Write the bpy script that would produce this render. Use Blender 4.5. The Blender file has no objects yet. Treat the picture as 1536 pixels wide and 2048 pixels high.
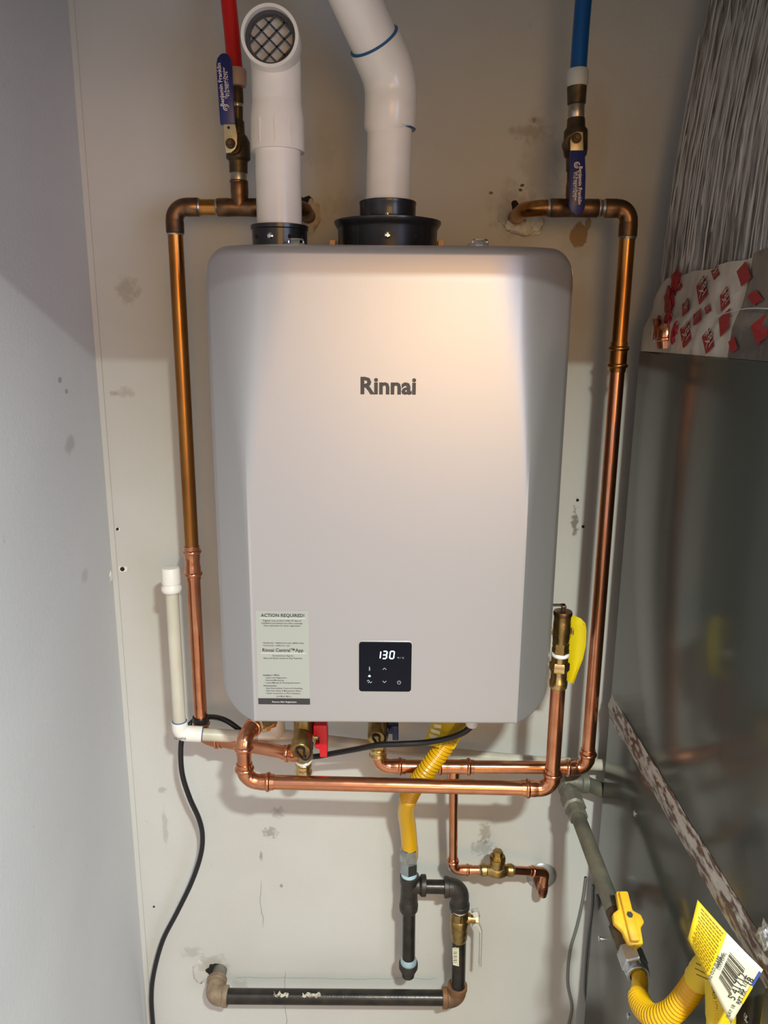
import bpy, bmesh, math, random
from mathutils import Vector, Matrix, noise as mnoise
random.seed(7)
C = bpy.context.scene
COL = C.collection
V = Vector

# ------------------------------------------------------------------ camera
EYE, DIST, F = 1.60, 1.28, 1538.0          # lens height, lens to back wall (wall plane is y=0), focal length in pixels
PITCH, ROLL = math.radians(13.4), math.radians(0.44)
cam = bpy.data.objects.new('camera', bpy.data.cameras.new('camera'))
COL.objects.link(cam)
CR = Matrix.Rotation(math.pi/2 - PITCH, 3, 'X') @ Matrix.Rotation(ROLL, 3, 'Z')
cam.matrix_world = Matrix.Translation((0, -DIST, EYE)) @ CR.to_4x4()
cam.data.sensor_fit = 'HORIZONTAL'; cam.data.sensor_width = 36.0
cam.data.lens = F / 1536.0 * 36.0
cam.data.clip_start = 0.02
C.camera = cam
# ------------------------------------------------------------------ world, lamps, exposure
w = bpy.data.worlds.new('garage_ambient'); C.world = w; w.use_nodes = True
w.node_tree.nodes['Background'].inputs[0].default_value = (1.0, 0.92, 0.97, 1)
w.node_tree.nodes['Background'].inputs[1].default_value = 0.64

def lamp(name, kind, loc, target, power, col, size=None, sizey=None):
    d = bpy.data.lights.new(name, kind); d.energy = power; d.color = col
    if kind == 'AREA':
        d.shape = 'RECTANGLE'; d.size = size; d.size_y = sizey or size
    else:
        d.shadow_soft_size = size
    o = bpy.data.objects.new(name, d); COL.objects.link(o); o.location = loc
    if target is not None:
        o.rotation_euler = (V(target) - V(loc)).to_track_quat('-Z', 'Y').to_euler()
    return o
lamp('ceiling_light', 'AREA', (0.30, -1.64, EYE+0.575), (0.30, -2.14, 0.5), 86, (0.89, 1.0, 0.94), 0.09, 0.09)
lamp('window_daylight', 'AREA', (1.9, -3.0, EYE-0.15), (-0.4, -0.3, EYE-0.3), 28, (0.60, 0.70, 1.0), 1.3, 1.5)
lamp('warm_room_light', 'AREA', (0.46, -3.6, EYE+0.12), (0.0, 0, EYE), 20, (1.0, 0.50, 0.05), 1.2, 0.9)
C.view_settings.view_transform = 'Standard'; C.view_settings.look = 'None'
C.view_settings.gamma = 1; C.view_settings.use_curve_mapping = False
C.view_settings.exposure = 0.0

# ------------------------------------------------------------------ helpers
def P(px, py, Y):
    """the point of the plane y=Y that the photograph shows at pixel (px, py)"""
    d = CR @ V(((px-768)/F, -(py-1024)/F, -1.0))
    t = (Y + DIST) / d.y
    return V((0, -DIST, EYE)) + d*t
def depth(py, Y):
    p = P(768, py, Y) - V((0, -DIST, EYE))
    return -(CR.transposed() @ p).z
def R(wpx, py, Y):                          # radius in metres of a round thing wpx pixels wide
    return 0.5*wpx*depth(py, Y)/F

BASE = {}
def link_mesh(name, vs, fs, mat, parent=None, smooth=True, angle=40, label=None, mats=None, fm=None):
    base = BASE.get(parent.name, V((0,0,0))) if parent is not None else V((0,0,0))
    me = bpy.data.meshes.new(name)
    me.from_pydata([tuple(V(v)-base) for v in vs], [], fs)
    for m in (mats or [mat]): me.materials.append(m)
    if fm:
        for p, i in zip(me.polygons, fm): p.material_index = i
    bm = bmesh.new(); bm.from_mesh(me); bmesh.ops.recalc_face_normals(bm, faces=bm.faces); bm.to_mesh(me); bm.free()
    if smooth:
        me.polygons.foreach_set('use_smooth', [True]*len(me.polygons))
        me.set_sharp_from_angle(angle=math.radians(angle))
    o = bpy.data.objects.new(name, me); COL.objects.link(o)
    if parent is not None:
        o.parent = parent; BASE[o.name] = base
    else:
        BASE[o.name] = V((0,0,0))
    if label: o['label'] = label
    return o
def thing(name, label, cat, base, group=None):
    o = bpy.data.objects.new(name, None); COL.objects.link(o); o.empty_display_size = 0.02
    o.location = base; BASE[o.name] = V(base)
    o['label'] = label; o['category'] = cat
    if group: o['group'] = group
    return o
def tag(o, label, cat, group=None):
    o['label'] = label; o['category'] = cat
    if group: o['group'] = group
    return o
class G:
    def __init__(s): s.v = []; s.f = []; s.m = []
    def add(s, vf, m=0):
        n = len(s.v); s.v += [V(a) for a in vf[0]]; s.f += [tuple(i+n for i in f) for f in vf[1]]; s.m += [m]*len(vf[1]); return s
    def put(s, name, mat, parent=None, **k):
        if isinstance(mat, list): return link_mesh(name, s.v, s.f, None, parent, mats=mat, fm=s.m, **k)
        return link_mesh(name, s.v, s.f, mat, parent, **k)
def frame(t):
    t = t.normalized(); a = V((0,0,1)) if abs(t.z) < 0.9 else V((1,0,0))
    u = t.cross(a).normalized(); return u, t.cross(u).normalized()
def sweep(pts, rad, seg=20, cap=True):
    pts = [V(p) for p in pts]; n = len(pts)
    if not hasattr(rad, '__len__'): rad = [rad]*n
    vs, fs = [], []; u = None
    for i in range(n):
        t = (pts[min(i+1, n-1)] - pts[max(i-1, 0)])
        if t.length < 1e-9: t = pts[-1]-pts[0]
        t.normalize()
        if u is None: u, _ = frame(t)
        u = (u - t*u.dot(t)).normalized(); b = t.cross(u)
        for k in range(seg):
            a = 2*math.pi*k/seg; vs.append(pts[i] + (u*math.cos(a) + b*math.sin(a))*rad[i])
    for i in range(n-1):
        for k in range(seg):
            k2 = (k+1) % seg; fs.append((i*seg+k, i*seg+k2, (i+1)*seg+k2, (i+1)*seg+k))
    if cap: fs.append(tuple(range(seg))[::-1]); fs.append(tuple((n-1)*seg+k for k in range(seg)))
    return vs, fs
def lathe(a, b, prof, seg=24, rot=0.0, cap=True):
    """turn a profile [(t, r)] about the line a-b (t is a fraction of it)"""
    a, b = V(a), V(b); u, v = frame(b-a); vs, fs = [], []
    for t, r in prof:
        c = a + (b-a)*t
        for k in range(seg):
            g = 2*math.pi*k/seg + rot; vs.append(c + (u*math.cos(g) + v*math.sin(g))*r)
    n = len(prof)
    for i in range(n-1):
        for k in range(seg):
            k2 = (k+1) % seg; fs.append((i*seg+k, i*seg+k2, (i+1)*seg+k2, (i+1)*seg+k))
    if cap: fs.append(tuple(range(seg))[::-1]); fs.append(tuple((n-1)*seg+k for k in range(seg)))
    return vs, fs
def vlathe(xt, yt, xb, yb, Y, prof, seg=24, rot=0.0, Yb=None):
    """lathe down the line seen from (xt,yt) to (xb,yb); prof = [(pixel y, pixel width)]"""
    Yb = Y if Yb is None else Yb
    a, b = P(xt, yt, Y), P(xb, yb, Yb); out = []
    for y, wd in prof:
        f = (y-yt)/(yb-yt); yy = Y+(Yb-Y)*f
        q = P(xt+(xb-xt)*f, y, yy); out.append(((q-a).dot(b-a)/(b-a).length_squared, R(wd, y, yy)))
    return lathe(a, b, out, seg, rot)
def hlathe(xl, yl, xr, yr, Y, prof, seg=24, rot=0.0, Yr=None):
    Yr = Y if Yr is None else Yr
    a, b = P(xl, yl, Y), P(xr, yr, Yr); out = []
    for x, wd in prof:
        f = (x-xl)/(xr-xl); yy = Y+(Yr-Y)*f
        out.append((f, R(wd, yl+(yr-yl)*f, yy)))
    return lathe(a, b, out, seg, rot)
def boxg(c, size, ax=None, bev=0.0, seg=2):
    bm = bmesh.new(); bmesh.ops.create_cube(bm, size=1.0)
    for v in bm.verts: v.co = V((v.co.x*size[0], v.co.y*size[1], v.co.z*size[2]))
    if bev: bmesh.ops.bevel(bm, geom=list(bm.edges), offset=bev, segments=seg, affect='EDGES', profile=0.5)
    X, Yv, Z = ax or (V((1,0,0)), V((0,1,0)), V((0,0,1)))
    c = V(c); bm.verts.index_update()
    vs = [c + X*v.co.x + Yv*v.co.y + Z*v.co.z for v in bm.verts]; fs = [tuple(v.index for v in f.verts) for f in bm.faces]
    bm.free(); return vs, fs
def bx(x0, x1, y0, y1, z0, z1, bev=0.0):
    return boxg(((x0+x1)/2, (y0+y1)/2, (z0+z1)/2), (abs(x1-x0), abs(y1-y0), abs(z1-z0)), None, bev)
def prism(poly, thick, bev=0.0):
    """closed polygon of 3-D points (seen from the camera side) pushed along vector thick"""
    n = len(poly); th = V(thick); vs = [V(p) for p in poly] + [V(p)+th for p in poly]
    fs = [tuple(range(n)), tuple(range(2*n-1, n-1, -1))] + [(i, (i+1) % n, n+(i+1) % n, n+i) for i in range(n)]
    if bev:
        bm = bmesh.new(); bv = [bm.verts.new(v) for v in vs]
        for f in fs: bm.faces.new([bv[i] for i in f])
        bmesh.ops.recalc_face_normals(bm, faces=bm.faces)
        bmesh.ops.bevel(bm, geom=list(bm.edges), offset=bev, segments=2, affect='EDGES', profile=0.5)
        bm.verts.index_update(); vs = [v.co.copy() for v in bm.verts]; fs = [tuple(v.index for v in f.verts) for f in bm.faces]; bm.free()
    return vs, fs
def fillet(pts, r, n=8):
    pts = [V(p) for p in pts]; out = [pts[0]]
    for i in range(1, len(pts)-1):
        a, b, c = pts[i-1], pts[i], pts[i+1]; d1 = (a-b).normalized(); d2 = (c-b).normalized()
        ang = d1.angle(d2); L = min(r/math.tan(ang/2), (a-b).length*0.95, (c-b).length*0.95); rr = L*math.tan(ang/2)
        ctr = b + (d1+d2).normalized()*(rr/math.sin(ang/2)); p0, p1 = b+d1*L-ctr, b+d2*L-ctr
        for k in range(n+1):
            s = k/n; q = p0.slerp(p1, s) if False else None
            th = p0.angle(p1); q = (p0*math.sin((1-s)*th) + p1*math.sin(s*th))/math.sin(th); out.append(ctr+q)
    out.append(pts[-1]); return out
def smooth_path(pts, n=8):
    pts = [V(p) for p in pts]; out = []; q = [pts[0]*2-pts[1]] + pts + [pts[-1]*2-pts[-2]]
    for i in range(1, len(q)-2):
        for k in range(n):
            t = k/n; a, b, c, d = q[i-1], q[i], q[i+1], q[i+2]
            out.append(0.5*((2*b) + (c-a)*t + (2*a-5*b+4*c-d)*t*t + (3*b-a-3*c+d)*t**3))
    out.append(pts[-1]); return out
def resample(pts, specials):
    s = [0.0]
    for i in range(1, len(pts)): s.append(s[-1]+(pts[i]-pts[i-1]).length)
    L = s[-1]; allS = sorted(set([round(x, 6) for x in s] + [round(x, 6) for x in specials if 0 <= x <= L] + [round(L-x, 6) for x in specials if 0 <= x <= L]))
    out = []; j = 0
    for x in allS:
        while j < len(s)-2 and s[j+1] < x: j += 1
        f = (x-s[j])/max(1e-9, s[j+1]-s[j]); out.append((x, pts[j].lerp(pts[j+1], min(1, max(0, f)))))
    return out, L
PRESS = [(0, 1.12), (.006, 1.13), (.0067, 1.27), (.0085, 1.36), (.0105, 1.36), (.012, 1.27), (.0127, 1.15), (.021, 1.14), (.024, 1.08), (.03, 1.08)]
SOLDER = [(0, 1.13), (.0005, 1.16), (.016, 1.16), (.018, 1.13), (.03, 1.12)]
SOCKET = [(0, 1.30), (.0006, 1.36), (.010, 1.36), (.0115, 1.24), (.03, 1.22)]
def fitting(pts, bend, r, kind=PRESS, ends=(True, True), seg=24, k=1.0):
    """an elbow or coupling swept along its path, its ends swelling as the kind of joint asks"""
    p = fillet(pts, bend) if len(pts) > 2 else [V(q) for q in pts]
    path, L = resample(p, [s*k for s, _ in kind]); rad = []; mid = kind[-1][1]
    def f(x):
        x /= k
        for (s0, r0), (s1, r1) in zip(kind, kind[1:]):
            if s0 <= x <= s1+1e-7: return r0 + (r1-r0)*(x-s0)/max(1e-9, s1-s0)
        return mid
    for x, _ in path:
        a = f(x) if ends[0] else mid; b = f(L-x) if ends[1] else mid
        rad.append(r*(a if x < L/2 else b))
    return sweep([q for _, q in path], rad, seg)

TXT = {}
def text_geo(s, origin, ux, uz, width=None, size=None, align='L', bold=0.0, push=None, extr=0.00015):
    """flat raised lettering: origin is the left end of the base line"""
    cu = bpy.data.curves.new('lettering', 'FONT'); cu.body = s; cu.size = 1.0; cu.resolution_u = 2; cu.offset = bold; cu.extrude = 0.0
    ob = bpy.data.objects.new('lettering', cu); COL.objects.link(ob)
    dg = bpy.context.evaluated_depsgraph_get(); me = bpy.data.meshes.new_from_object(ob.evaluated_get(dg))
    vs = [v.co.copy() for v in me.vertices]; fs = [tuple(p.vertices) for p in me.polygons]
    bpy.data.objects.remove(ob); bpy.data.curves.remove(cu); bpy.data.meshes.remove(me)
    if not vs: return [], []
    x0 = min(v.x for v in vs); x1 = max(v.x for v in vs)
    k = width/(x1-x0) if width else size
    off = {'L': -x0, 'C': -(x0+x1)/2, 'R': -x1}[align]
    n = (push or V((0,-1,0)))*extr
    return [V(origin)+V(ux)*((v.x+off)*k)+V(uz)*(v.y*k)+n for v in vs], fs
UX, UZ = V((1,0,0)), V((0,0,1))

# ------------------------------------------------------------------ materials
def nodes(name):
    m = bpy.data.materials.new(name); m.use_nodes = True; nt = m.node_tree; return m, nt, nt.nodes['Principled BSDF']
def M(name, col, rough=.5, metal=0.0, col2=None, vs=25.0, bump=0.0, bs=150.0, coat=0.0, rv=0.0, spec=.5, stretch=(1,1,1), lo=.35, hi=.65):
    m, nt, b = nodes(name); N, L = nt.nodes, nt.links
    b.inputs['Base Color'].default_value = (*col, 1); b.inputs['Roughness'].default_value = rough
    b.inputs['Metallic'].default_value = metal; b.inputs['Coat Weight'].default_value = coat; b.inputs['Specular IOR Level'].default_value = spec
    tc = N.new('ShaderNodeTexCoord'); mp = N.new('ShaderNodeMapping'); mp.inputs['Scale'].default_value = stretch
    L.new(tc.outputs['Object'], mp.inputs[0])
    if col2 or rv:
        n = N.new('ShaderNodeTexNoise'); n.inputs['Scale'].default_value = vs; n.inputs['Detail'].default_value = 5
        L.new(mp.outputs[0], n.inputs['Vector'])
        r = N.new('ShaderNodeMapRange'); r.inputs[1].default_value = lo; r.inputs[2].default_value = hi; L.new(n.outputs['Fac'], r.inputs[0])
        if col2:
            x = N.new('ShaderNodeMix'); x.data_type = 'RGBA'; x.inputs[6].default_value = (*col, 1); x.inputs[7].default_value = (*col2, 1)
            L.new(r.outputs[0], x.inputs[0]); L.new(x.outputs[2], b.inputs['Base Color'])
        if rv:
            q = N.new('ShaderNodeMapRange'); q.inputs[3].default_value = rough; q.inputs[4].default_value = rough+rv
            L.new(r.outputs[0], q.inputs[0]); L.new(q.outputs[0], b.inputs['Roughness'])
    if bump:
        n2 = N.new('ShaderNodeTexNoise'); n2.inputs['Scale'].default_value = bs; n2.inputs['Detail'].default_value = 3
        L.new(mp.outputs[0], n2.inputs['Vector'])
        bu = N.new('ShaderNodeBump'); bu.inputs['Strength'].default_value = bump; bu.inputs['Distance'].default_value = .002
        L.new(n2.outputs['Fac'], bu.inputs['Height']); L.new(bu.outputs[0], b.inputs['Normal'])
    return m
def emit(name, col, s):
    m, nt, b = nodes(name); b.inputs['Base Color'].default_value = (*col, 1)
    b.inputs['Emission Color'].default_value = (*col, 1); b.inputs['Emission Strength'].default_value = s; return m
def wall_mat(name, col, col2, spots, cracks=(), bump=.25):
    """wall paint with stains: spot = (x, y, z, rx, ry, rz, colour, strength, raggedness, noise scale)"""
    m, nt, b = nodes(name); N, L = nt.nodes, nt.links
    b.inputs['Roughness'].default_value = .55; b.inputs['Specular IOR Level'].default_value = .3
    tc = N.new('ShaderNodeTexCoord'); pos = tc.outputs['Object']
    def noise(scale, detail=4):
        n = N.new('ShaderNodeTexNoise'); n.inputs['Scale'].default_value = scale; n.inputs['Detail'].default_value = detail
        L.new(pos, n.inputs['Vector']); return n.outputs['Fac']
    def rng(src, a, c, lo=0.0, hi=1.0):
        r = N.new('ShaderNodeMapRange'); r.interpolation_type = 'SMOOTHSTEP'
        for i, v in zip((1, 2, 3, 4), (a, c, lo, hi)): r.inputs[i].default_value = v
        L.new(src, r.inputs[0]); return r.outputs[0]
    def mix(fac, a, colr):
        x = N.new('ShaderNodeMix'); x.data_type = 'RGBA'; L.new(fac, x.inputs[0]); L.new(a, x.inputs[6]); x.inputs[7].default_value = (*colr, 1); return x.outputs[2]
    def math_(op, a, c):
        q = N.new('ShaderNodeMath'); q.operation = op
        for i, v in enumerate((a, c)):
            if isinstance(v, (int, float)): q.inputs[i].default_value = v
            else: L.new(v, q.inputs[i])
        return q.outputs[0]
    rgb = N.new('ShaderNodeRGB'); rgb.outputs[0].default_value = (*col, 1)
    c = mix(rng(noise(3.0), .35, .7), rgb.outputs[0], col2)
    c = mix(math_('MULTIPLY', rng(noise(60, 6), .68, .80), .5), c, tuple(x*.62 for x in col))
    nz = {}
    for (x, y, z, rx, ry, rz, colr, st, rag, ns) in spots:
        sub = N.new('ShaderNodeVectorMath'); sub.operation = 'SUBTRACT'; sub.inputs[1].default_value = (x, y, z); L.new(pos, sub.inputs[0])
        dv = N.new('ShaderNodeVectorMath'); dv.operation = 'DIVIDE'; dv.inputs[1].default_value = (rx, ry, rz); L.new(sub.outputs[0], dv.inputs[0])
        ln = N.new('ShaderNodeVectorMath'); ln.operation = 'LENGTH'; L.new(dv.outputs[0], ln.inputs[0])
        if ns not in nz: nz[ns] = noise(ns, 6)
        dd = math_('ADD', ln.outputs['Value'], math_('MULTIPLY', math_('SUBTRACT', nz[ns], .5), rag))
        edge = .12 if rag < 1.6 else .5
        c = mix(math_('MULTIPLY', rng(dd, 1.0+edge, 1.0-edge), st), c, colr)
    for (axis, at, lo, hi, colr) in cracks:
        sp = N.new('ShaderNodeSeparateXYZ'); L.new(pos, sp.inputs[0])
        a, o_ = (sp.outputs[0], sp.outputs[2]) if axis == 'x' else (sp.outputs[2], sp.outputs[0])
        wob = math_('MULTIPLY', math_('SUBTRACT', noise(14, 4), .5), .02)
        dd = math_('ABSOLUTE', math_('SUBTRACT', math_('ADD', a, wob), at), 0)
        f = math_('MULTIPLY', rng(dd, .0012, .0003), math_('MULTIPLY', rng(o_, lo, lo+.02), rng(o_, hi, hi-.02)))
        c = mix(math_('MULTIPLY', f, .6), c, colr)
    L.new(c, b.inputs['Base Color'])
    bu = N.new('ShaderNodeBump'); bu.inputs['Strength'].default_value = bump; bu.inputs['Distance'].default_value = .0015
    L.new(noise(160, 3), bu.inputs['Height']); L.new(bu.outputs[0], b.inputs['Normal'])
    return m

SILVER = M('silver_satin_paint', (.49, .475, .485), .37, .6, bump=.02, bs=900)
BLACKP = M('black_plastic', (.012, .012, .014), .32, 0, coat=.2)
PVC = M('white_pvc', (.88, .84, .785), .28, 0, (.82, .77, .70), 18, coat=.15)
PVC_OLD = M('aged_cream_pvc', (.64, .60, .50), .35, 0, (.52, .47, .37), 30, stretch=(1, 1, .3))
CEMENT = M('blue_pvc_cement', (.02, .11, .28), .3)
COPPER = M('new_copper', (.78, .36, .205), .15, 1, (.64, .255, .135), 30, rv=.12)
COPPER_OLD = M('lacquered_brown_copper', (.52, .235, .06), .22, 1, (.30, .125, .035), 22, rv=.15, stretch=(1, 1, .35))
COPPER_DK = M('tarnished_copper', (.26, .145, .075), .32, 1, (.12, .07, .045), 35, rv=.2)
SOLDERM = M('solder', (.62, .58, .52), .35, 1, (.40, .33, .25), 80)
BRASS = M('new_brass', (.80, .60, .28), .2, 1, (.62, .43, .17), 40, rv=.12)
BRASS_D = M('dull_brass', (.50, .36, .14), .33, 1, (.32, .21, .08), 60, bump=.15, bs=300)
BRASS_OLD = M('old_dark_bronze', (.15, .105, .06), .45, .8, (.07, .055, .035), 50, bump=.2, bs=250)
CHROME = M('chrome', (.75, .75, .76), .12, 1)
ZINC = M('zinc_plated_steel', (.62, .64, .65), .25, 1, (.48, .50, .50), 60)
CREAMZ = M('yellowed_zinc_plate', (.66, .58, .38), .38, .35, (.52, .43, .25), 60)
BLUEV = M('dark_blue_vinyl', (.012, .018, .13), .35, 0, bump=.05, bs=400)
PRINTW = M('cream_print', (.80, .72, .62), .5)
REDPEX = M('red_pex', (.62, .010, .008), .35)
BLUEPEX = M('blue_pex', (.002, .08, .30), .35)
REDP = M('red_plastic', (.66, .015, .025), .35)
NAVY = M('navy_plastic', (.008, .02, .10), .38)
TEFLON = M('white_teflon_tape', (.85, .86, .86), .5)
PEXRING_W = M('pale_grey_pex_ring', (.52, .54, .54), .45)
PEXRING_P = M('pinkish_pex_ring', (.60, .42, .34), .45)
IRON = M('black_iron', (.022, .021, .021), .3, .5, (.045, .038, .032), 40, bump=.1, bs=300)
IRON_F = M('malleable_iron_fitting', (.075, .062, .055), .45, .6, (.04, .036, .034), 60, bump=.3, bs=250)
RUST = M('rusty_iron_fitting', (.27, .12, .045), .6, .3, (.13, .08, .05), 40, bump=.35, bs=200)
DUSTY = M('dusty_grey_brown_fitting', (.33, .24, .16), .7, .1, (.20, .14, .09), 50, bump=.3, bs=200)
GALV = M('dull_galvanised_pipe', (.215, .19, .135), .55, .35, (.11, .105, .085), 25, bump=.15, bs=300)
GALV_F = M('galvanised_fitting', (.24, .215, .165), .5, .4, (.16, .155, .13), 45, bump=.25, bs=200)
YEL = M('yellow_coating', (.68, .37, .002), .3, coat=.15)
YEL_TAG = M('yellow_tag_card', (.68, .47, .004), .5)
YEL_T2 = M('lemon_tag_card', (.66, .52, .005), .5)
YEL_H = M('yellow_valve_handle', (.88, .50, .02), .45, 0, (.80, .42, .02), 80)
CARD = M('cream_tag_card', (.66, .63, .46), .55)
REMN = M('dirty_label_paper', (.50, .46, .36), .7, 0, (.16, .14, .11), 160, lo=.45, hi=.6)
INK = M('black_ink', (.03, .03, .03), .6)
INK_B = M('brown_ink', (.22, .13, .0), .6)
BLUEINK = M('blue_ink', (.04, .07, .32), .5)
LABELG = M('sage_label', (.355, .36, .325), .5)
LABELW = M('white_print', (.68, .69, .67), .5)
LABELD = M('dark_label_band', (.035, .032, .035), .4)
CORD = M('black_cord', (.010, .010, .012), .38)
GLASSP = M('black_glass', (.003, .004, .010), .12, 0, spec=.22)
DIG = emit('display_digits', (.55, .82, 1.0), 3.2)
DIMI = emit('display_icons', (.30, .34, .40), .35)
DIMLED = emit('dim_segments', (.02, .07, .16), 1.0)
GASKET = M('orange_gasket', (.80, .42, .16), .5)
FURN = M('dark_grey_enamel', (.050, .054, .048), .17, 0, (.046, .049, .044), 4, spec=.35, bump=.02, bs=60)
GREYW = M('grey_wire_jacket', (.16, .16, .15), .5)
PUTTY = M('white_foam_sealant', (.92, .89, .82), .7, 0, (.66, .60, .50), 90, bump=.5, bs=150)
PLASTERB = M('broken_plaster', (.62, .52, .40), .8, 0, (.48, .38, .28), 90, bump=.6, bs=150)
HOLE = M('dark_hole', (.015, .010, .008), .9)
SCREENB = M('tan_intake_backing', (.13, .10, .072), .6)
SCREENR = M('grey_screen_plastic', (.06, .058, .06), .5)
FOIL = M('mottled_foil_tape', (.46, .42, .38), .34, .35, (.11, .055, .045), 130, bump=.8, bs=110, stretch=(1, .30, 1), lo=.46, hi=.56)
FOILW = M('crumpled_foil', (.75, .76, .78), .2, .9, bump=.6, bs=90)
WRAP = M('clear_glossy_duct_wrap', (.60, .565, .535), .25, .1, (.13, .115, .10), 170, stretch=(1, 1, .035), lo=.30, hi=.62, coat=.3, bump=.35, bs=140)  # streaked base colour paints in the bright highlights and shaded gaps of the ribs
STRAND = M('pale_wrap_strand', (.50, .49, .47), .25, 0, coat=.4)
TAPEW = M('cream_duct_tape', (.50, .45, .40), .22, 0, (.44, .38, .34), 20, coat=.4, bump=.12, bs=40)
FILM = M('dark_clear_film_over_metal', (.15, .135, .13), .15, .2, (.10, .09, .09), 15, coat=.6, bump=.4, bs=35)
TAPERED = M('red_tape_print', (.26, .016, .022), .35, 0, (.24, .012, .02), 90)
PLATE = M('zinc_escutcheon', (.42, .43, .42), .3, .35, (.32, .33, .31), 40)
CRUSHED = M('crumpled_copper_foil', (.62, .27, .15), .3, 1, (.16, .06, .04), 60, bump=.8, bs=90)

# ------------------------------------------------------------------ setting
def sp(px, py, rxp, rzp, colr, st, rag, ns, Y=0.0):
    p = P(px, py, Y); k = depth(py, Y)/F
    return (p.x, p.y, p.z, rxp*k, 1.0, rzp*k*.92, colr, st, rag, ns)
BR = (.27, .14, .04); DK = (.12, .10, .075); MOLD = (.20, .15, .085); GR = (.30, .27, .24)
spots = [sp(1158, 470, 18, 25, BR, .95, 1.3, 60), sp(1176, 447, 6, 12, BR, .85, 1.4, 70), sp(1160, 468, 44, 50, (.42, .31, .19), .30, 1.9, 40),
         sp(1060, 262, 30, 18, MOLD, .40, 3.2, 60), sp(1068, 241, 4, 6, BR, .55, 1.4, 90), sp(1045, 371, 4, 3, (.03, .02, .01), .9, 1.5, 160), sp(1041, 380, 4, 3, (.03, .02, .01), .9, 1.5, 160), sp(982, 386, 4, 3, (.06, .04, .02), .8, 1.5, 160),
         sp(1190, 300, 26, 110, (.46, .34, .20), .32, 1.9, 14), sp(1085, 320, 40, 80, MOLD, .22, 3.0, 60), sp(1025, 420, 34, 44, MOLD, .32, 2.8, 60),
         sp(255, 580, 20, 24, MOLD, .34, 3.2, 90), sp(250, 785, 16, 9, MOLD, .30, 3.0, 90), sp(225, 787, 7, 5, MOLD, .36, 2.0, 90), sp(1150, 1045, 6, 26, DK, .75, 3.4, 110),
         sp(970, 1665, 10, 22, (.26, .18, .12), .55, 3.4, 130), sp(965, 1695, 20, 16, DK, .35, 3.6, 130), sp(330, 1655, 5, 40, GR, .40, 2.6, 50), sp(325, 1580, 7, 7, DK, .30, 2.6, 90),
         sp(540, 1665, 12, 12, DK, .45, 3.6, 150), sp(556, 1625, 10, 12, DK, .35, 3.6, 150), sp(522, 1712, 3, 10, DK, .5, 2.6, 120), sp(563, 1771, 3, 4, DK, .6, 1.8, 160), sp(1160, 620, 20, 60, (.46, .34, .22), .25, 2.0, 16), sp(385, 1905, 18, 12, GR, .40, 3.0, 90),
         sp(480, 1975, 14, 20, MOLD, .25, 3.0, 60), sp(700, 420, 40, 30, MOLD, .2, 3.0, 60), sp(640, 300, 30, 40, GR, .16, 3.0, 60), sp(610, 440, 26, 30, MOLD, .35, 2.8, 60), sp(425, 1928, 26, 20, MOLD, .35, 2.8, 60)]
pz = P(570, 1990, 0); pz2 = P(700, 1957, 0)
WALLB = wall_mat('worn_beige_wall_paint', (.585, .570, .535), (.54, .52, .48), spots,
                 [('x', pz.x, EYE-1.45, EYE-1.24, (.2, .18, .15)), ('x', P(523, 1800, 0).x, P(523, 1860, 0).z, P(523, 1755, 0).z, (.2, .18, .15)), ('z', pz2.z, -.30, .12, (.3, .28, .24))])
XL = P(207, 900, 0).x
def spl(px, py, rp, colr, st, rag, ns):
    d = CR @ V(((px-768)/F, -(py-1024)/F, -1.0)); t = XL/d.x; p = V((0, -DIST, EYE))+d*t
    return (p.x, p.y, p.z, 1.0, rp*.0012, rp*.0008, colr, st, rag, ns)
WALLL = wall_mat('grey_white_wall_paint', (.60, .60, .60), (.56, .56, .565),
                 [spl(140, 890, 14, MOLD, .35, 2.2, 50), spl(170, 1150, 12, GR, .35, 2.2, 50), spl(120, 760, 5, DK, .5, 1.4, 60), spl(133, 783, 5, DK, .5, 1.4, 60)])
CEILM = M('white_ceiling_paint', (.84, .81, .76), .8, bump=.3, bs=90)
FLOORM = M('tan_concrete_floor', (.36, .31, .26), .6, 0, (.32, .275, .23), 6, bump=.3, bs=60)
XR, H = 1.05, 2.46
def struct(name, vf, m):
    o = link_mesh(name, vf[0], vf[1], m, smooth=False); o['kind'] = 'structure'; return o
struct('floor', bx(-2.6, 3.2, -4.6, .1, -.1, 0), FLOORM)
struct('ceiling', bx(XL-.12, XR+.12, -1.0, .1, H, H+.1), CEILM)
wb = struct('wall_back', bx(XL-.12, XR+.12, 0, .1, 0, H), WALLB)
wl = struct('wall_left', bx(XL-.12, XL, -1.0, 0, 0, H), WALLL)
struct('wall_right', bx(XR, XR+.12, -1.0, 0, 0, H), CEILM)
struct('wall_front', bx(XL-.12, XR+.12, -1.0, -.9, EYE+.33, H), CEILM)      # the header above the closet door
struct('trim_1', bx(XL, XL+.0085, -.003, 0.0, 0, H), WALLB)                  # caulked corner strip
g = G().add(lathe(P(220, 1149, -.004)+V((0,.004,0)), P(220, 1149, -.004), [(0, .008), (1, .004)], 7))
def blob(name, c, r, mat, parent, seed=0, sc=(1,1,1), rough=.35, freq=60):
    bm = bmesh.new(); bmesh.ops.create_icosphere(bm, subdivisions=3, radius=1.0); vs = []
    for v in bm.verts:
        n = mnoise.noise(v.co*1.7 + V((seed, seed*.7, 0)))*rough + mnoise.noise(v.co*4.1+V((seed, 0, 3)))*rough*.4
        q = v.co*(1+n); vs.append(V(c)+V((q.x*sc[0], q.y*sc[1], q.z*sc[2]))*r)
    bm.verts.index_update(); fs = [tuple(v.index for v in f.verts) for f in bm.faces]; bm.free()
    return link_mesh(name, vs, fs, mat, parent, angle=80)
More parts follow.
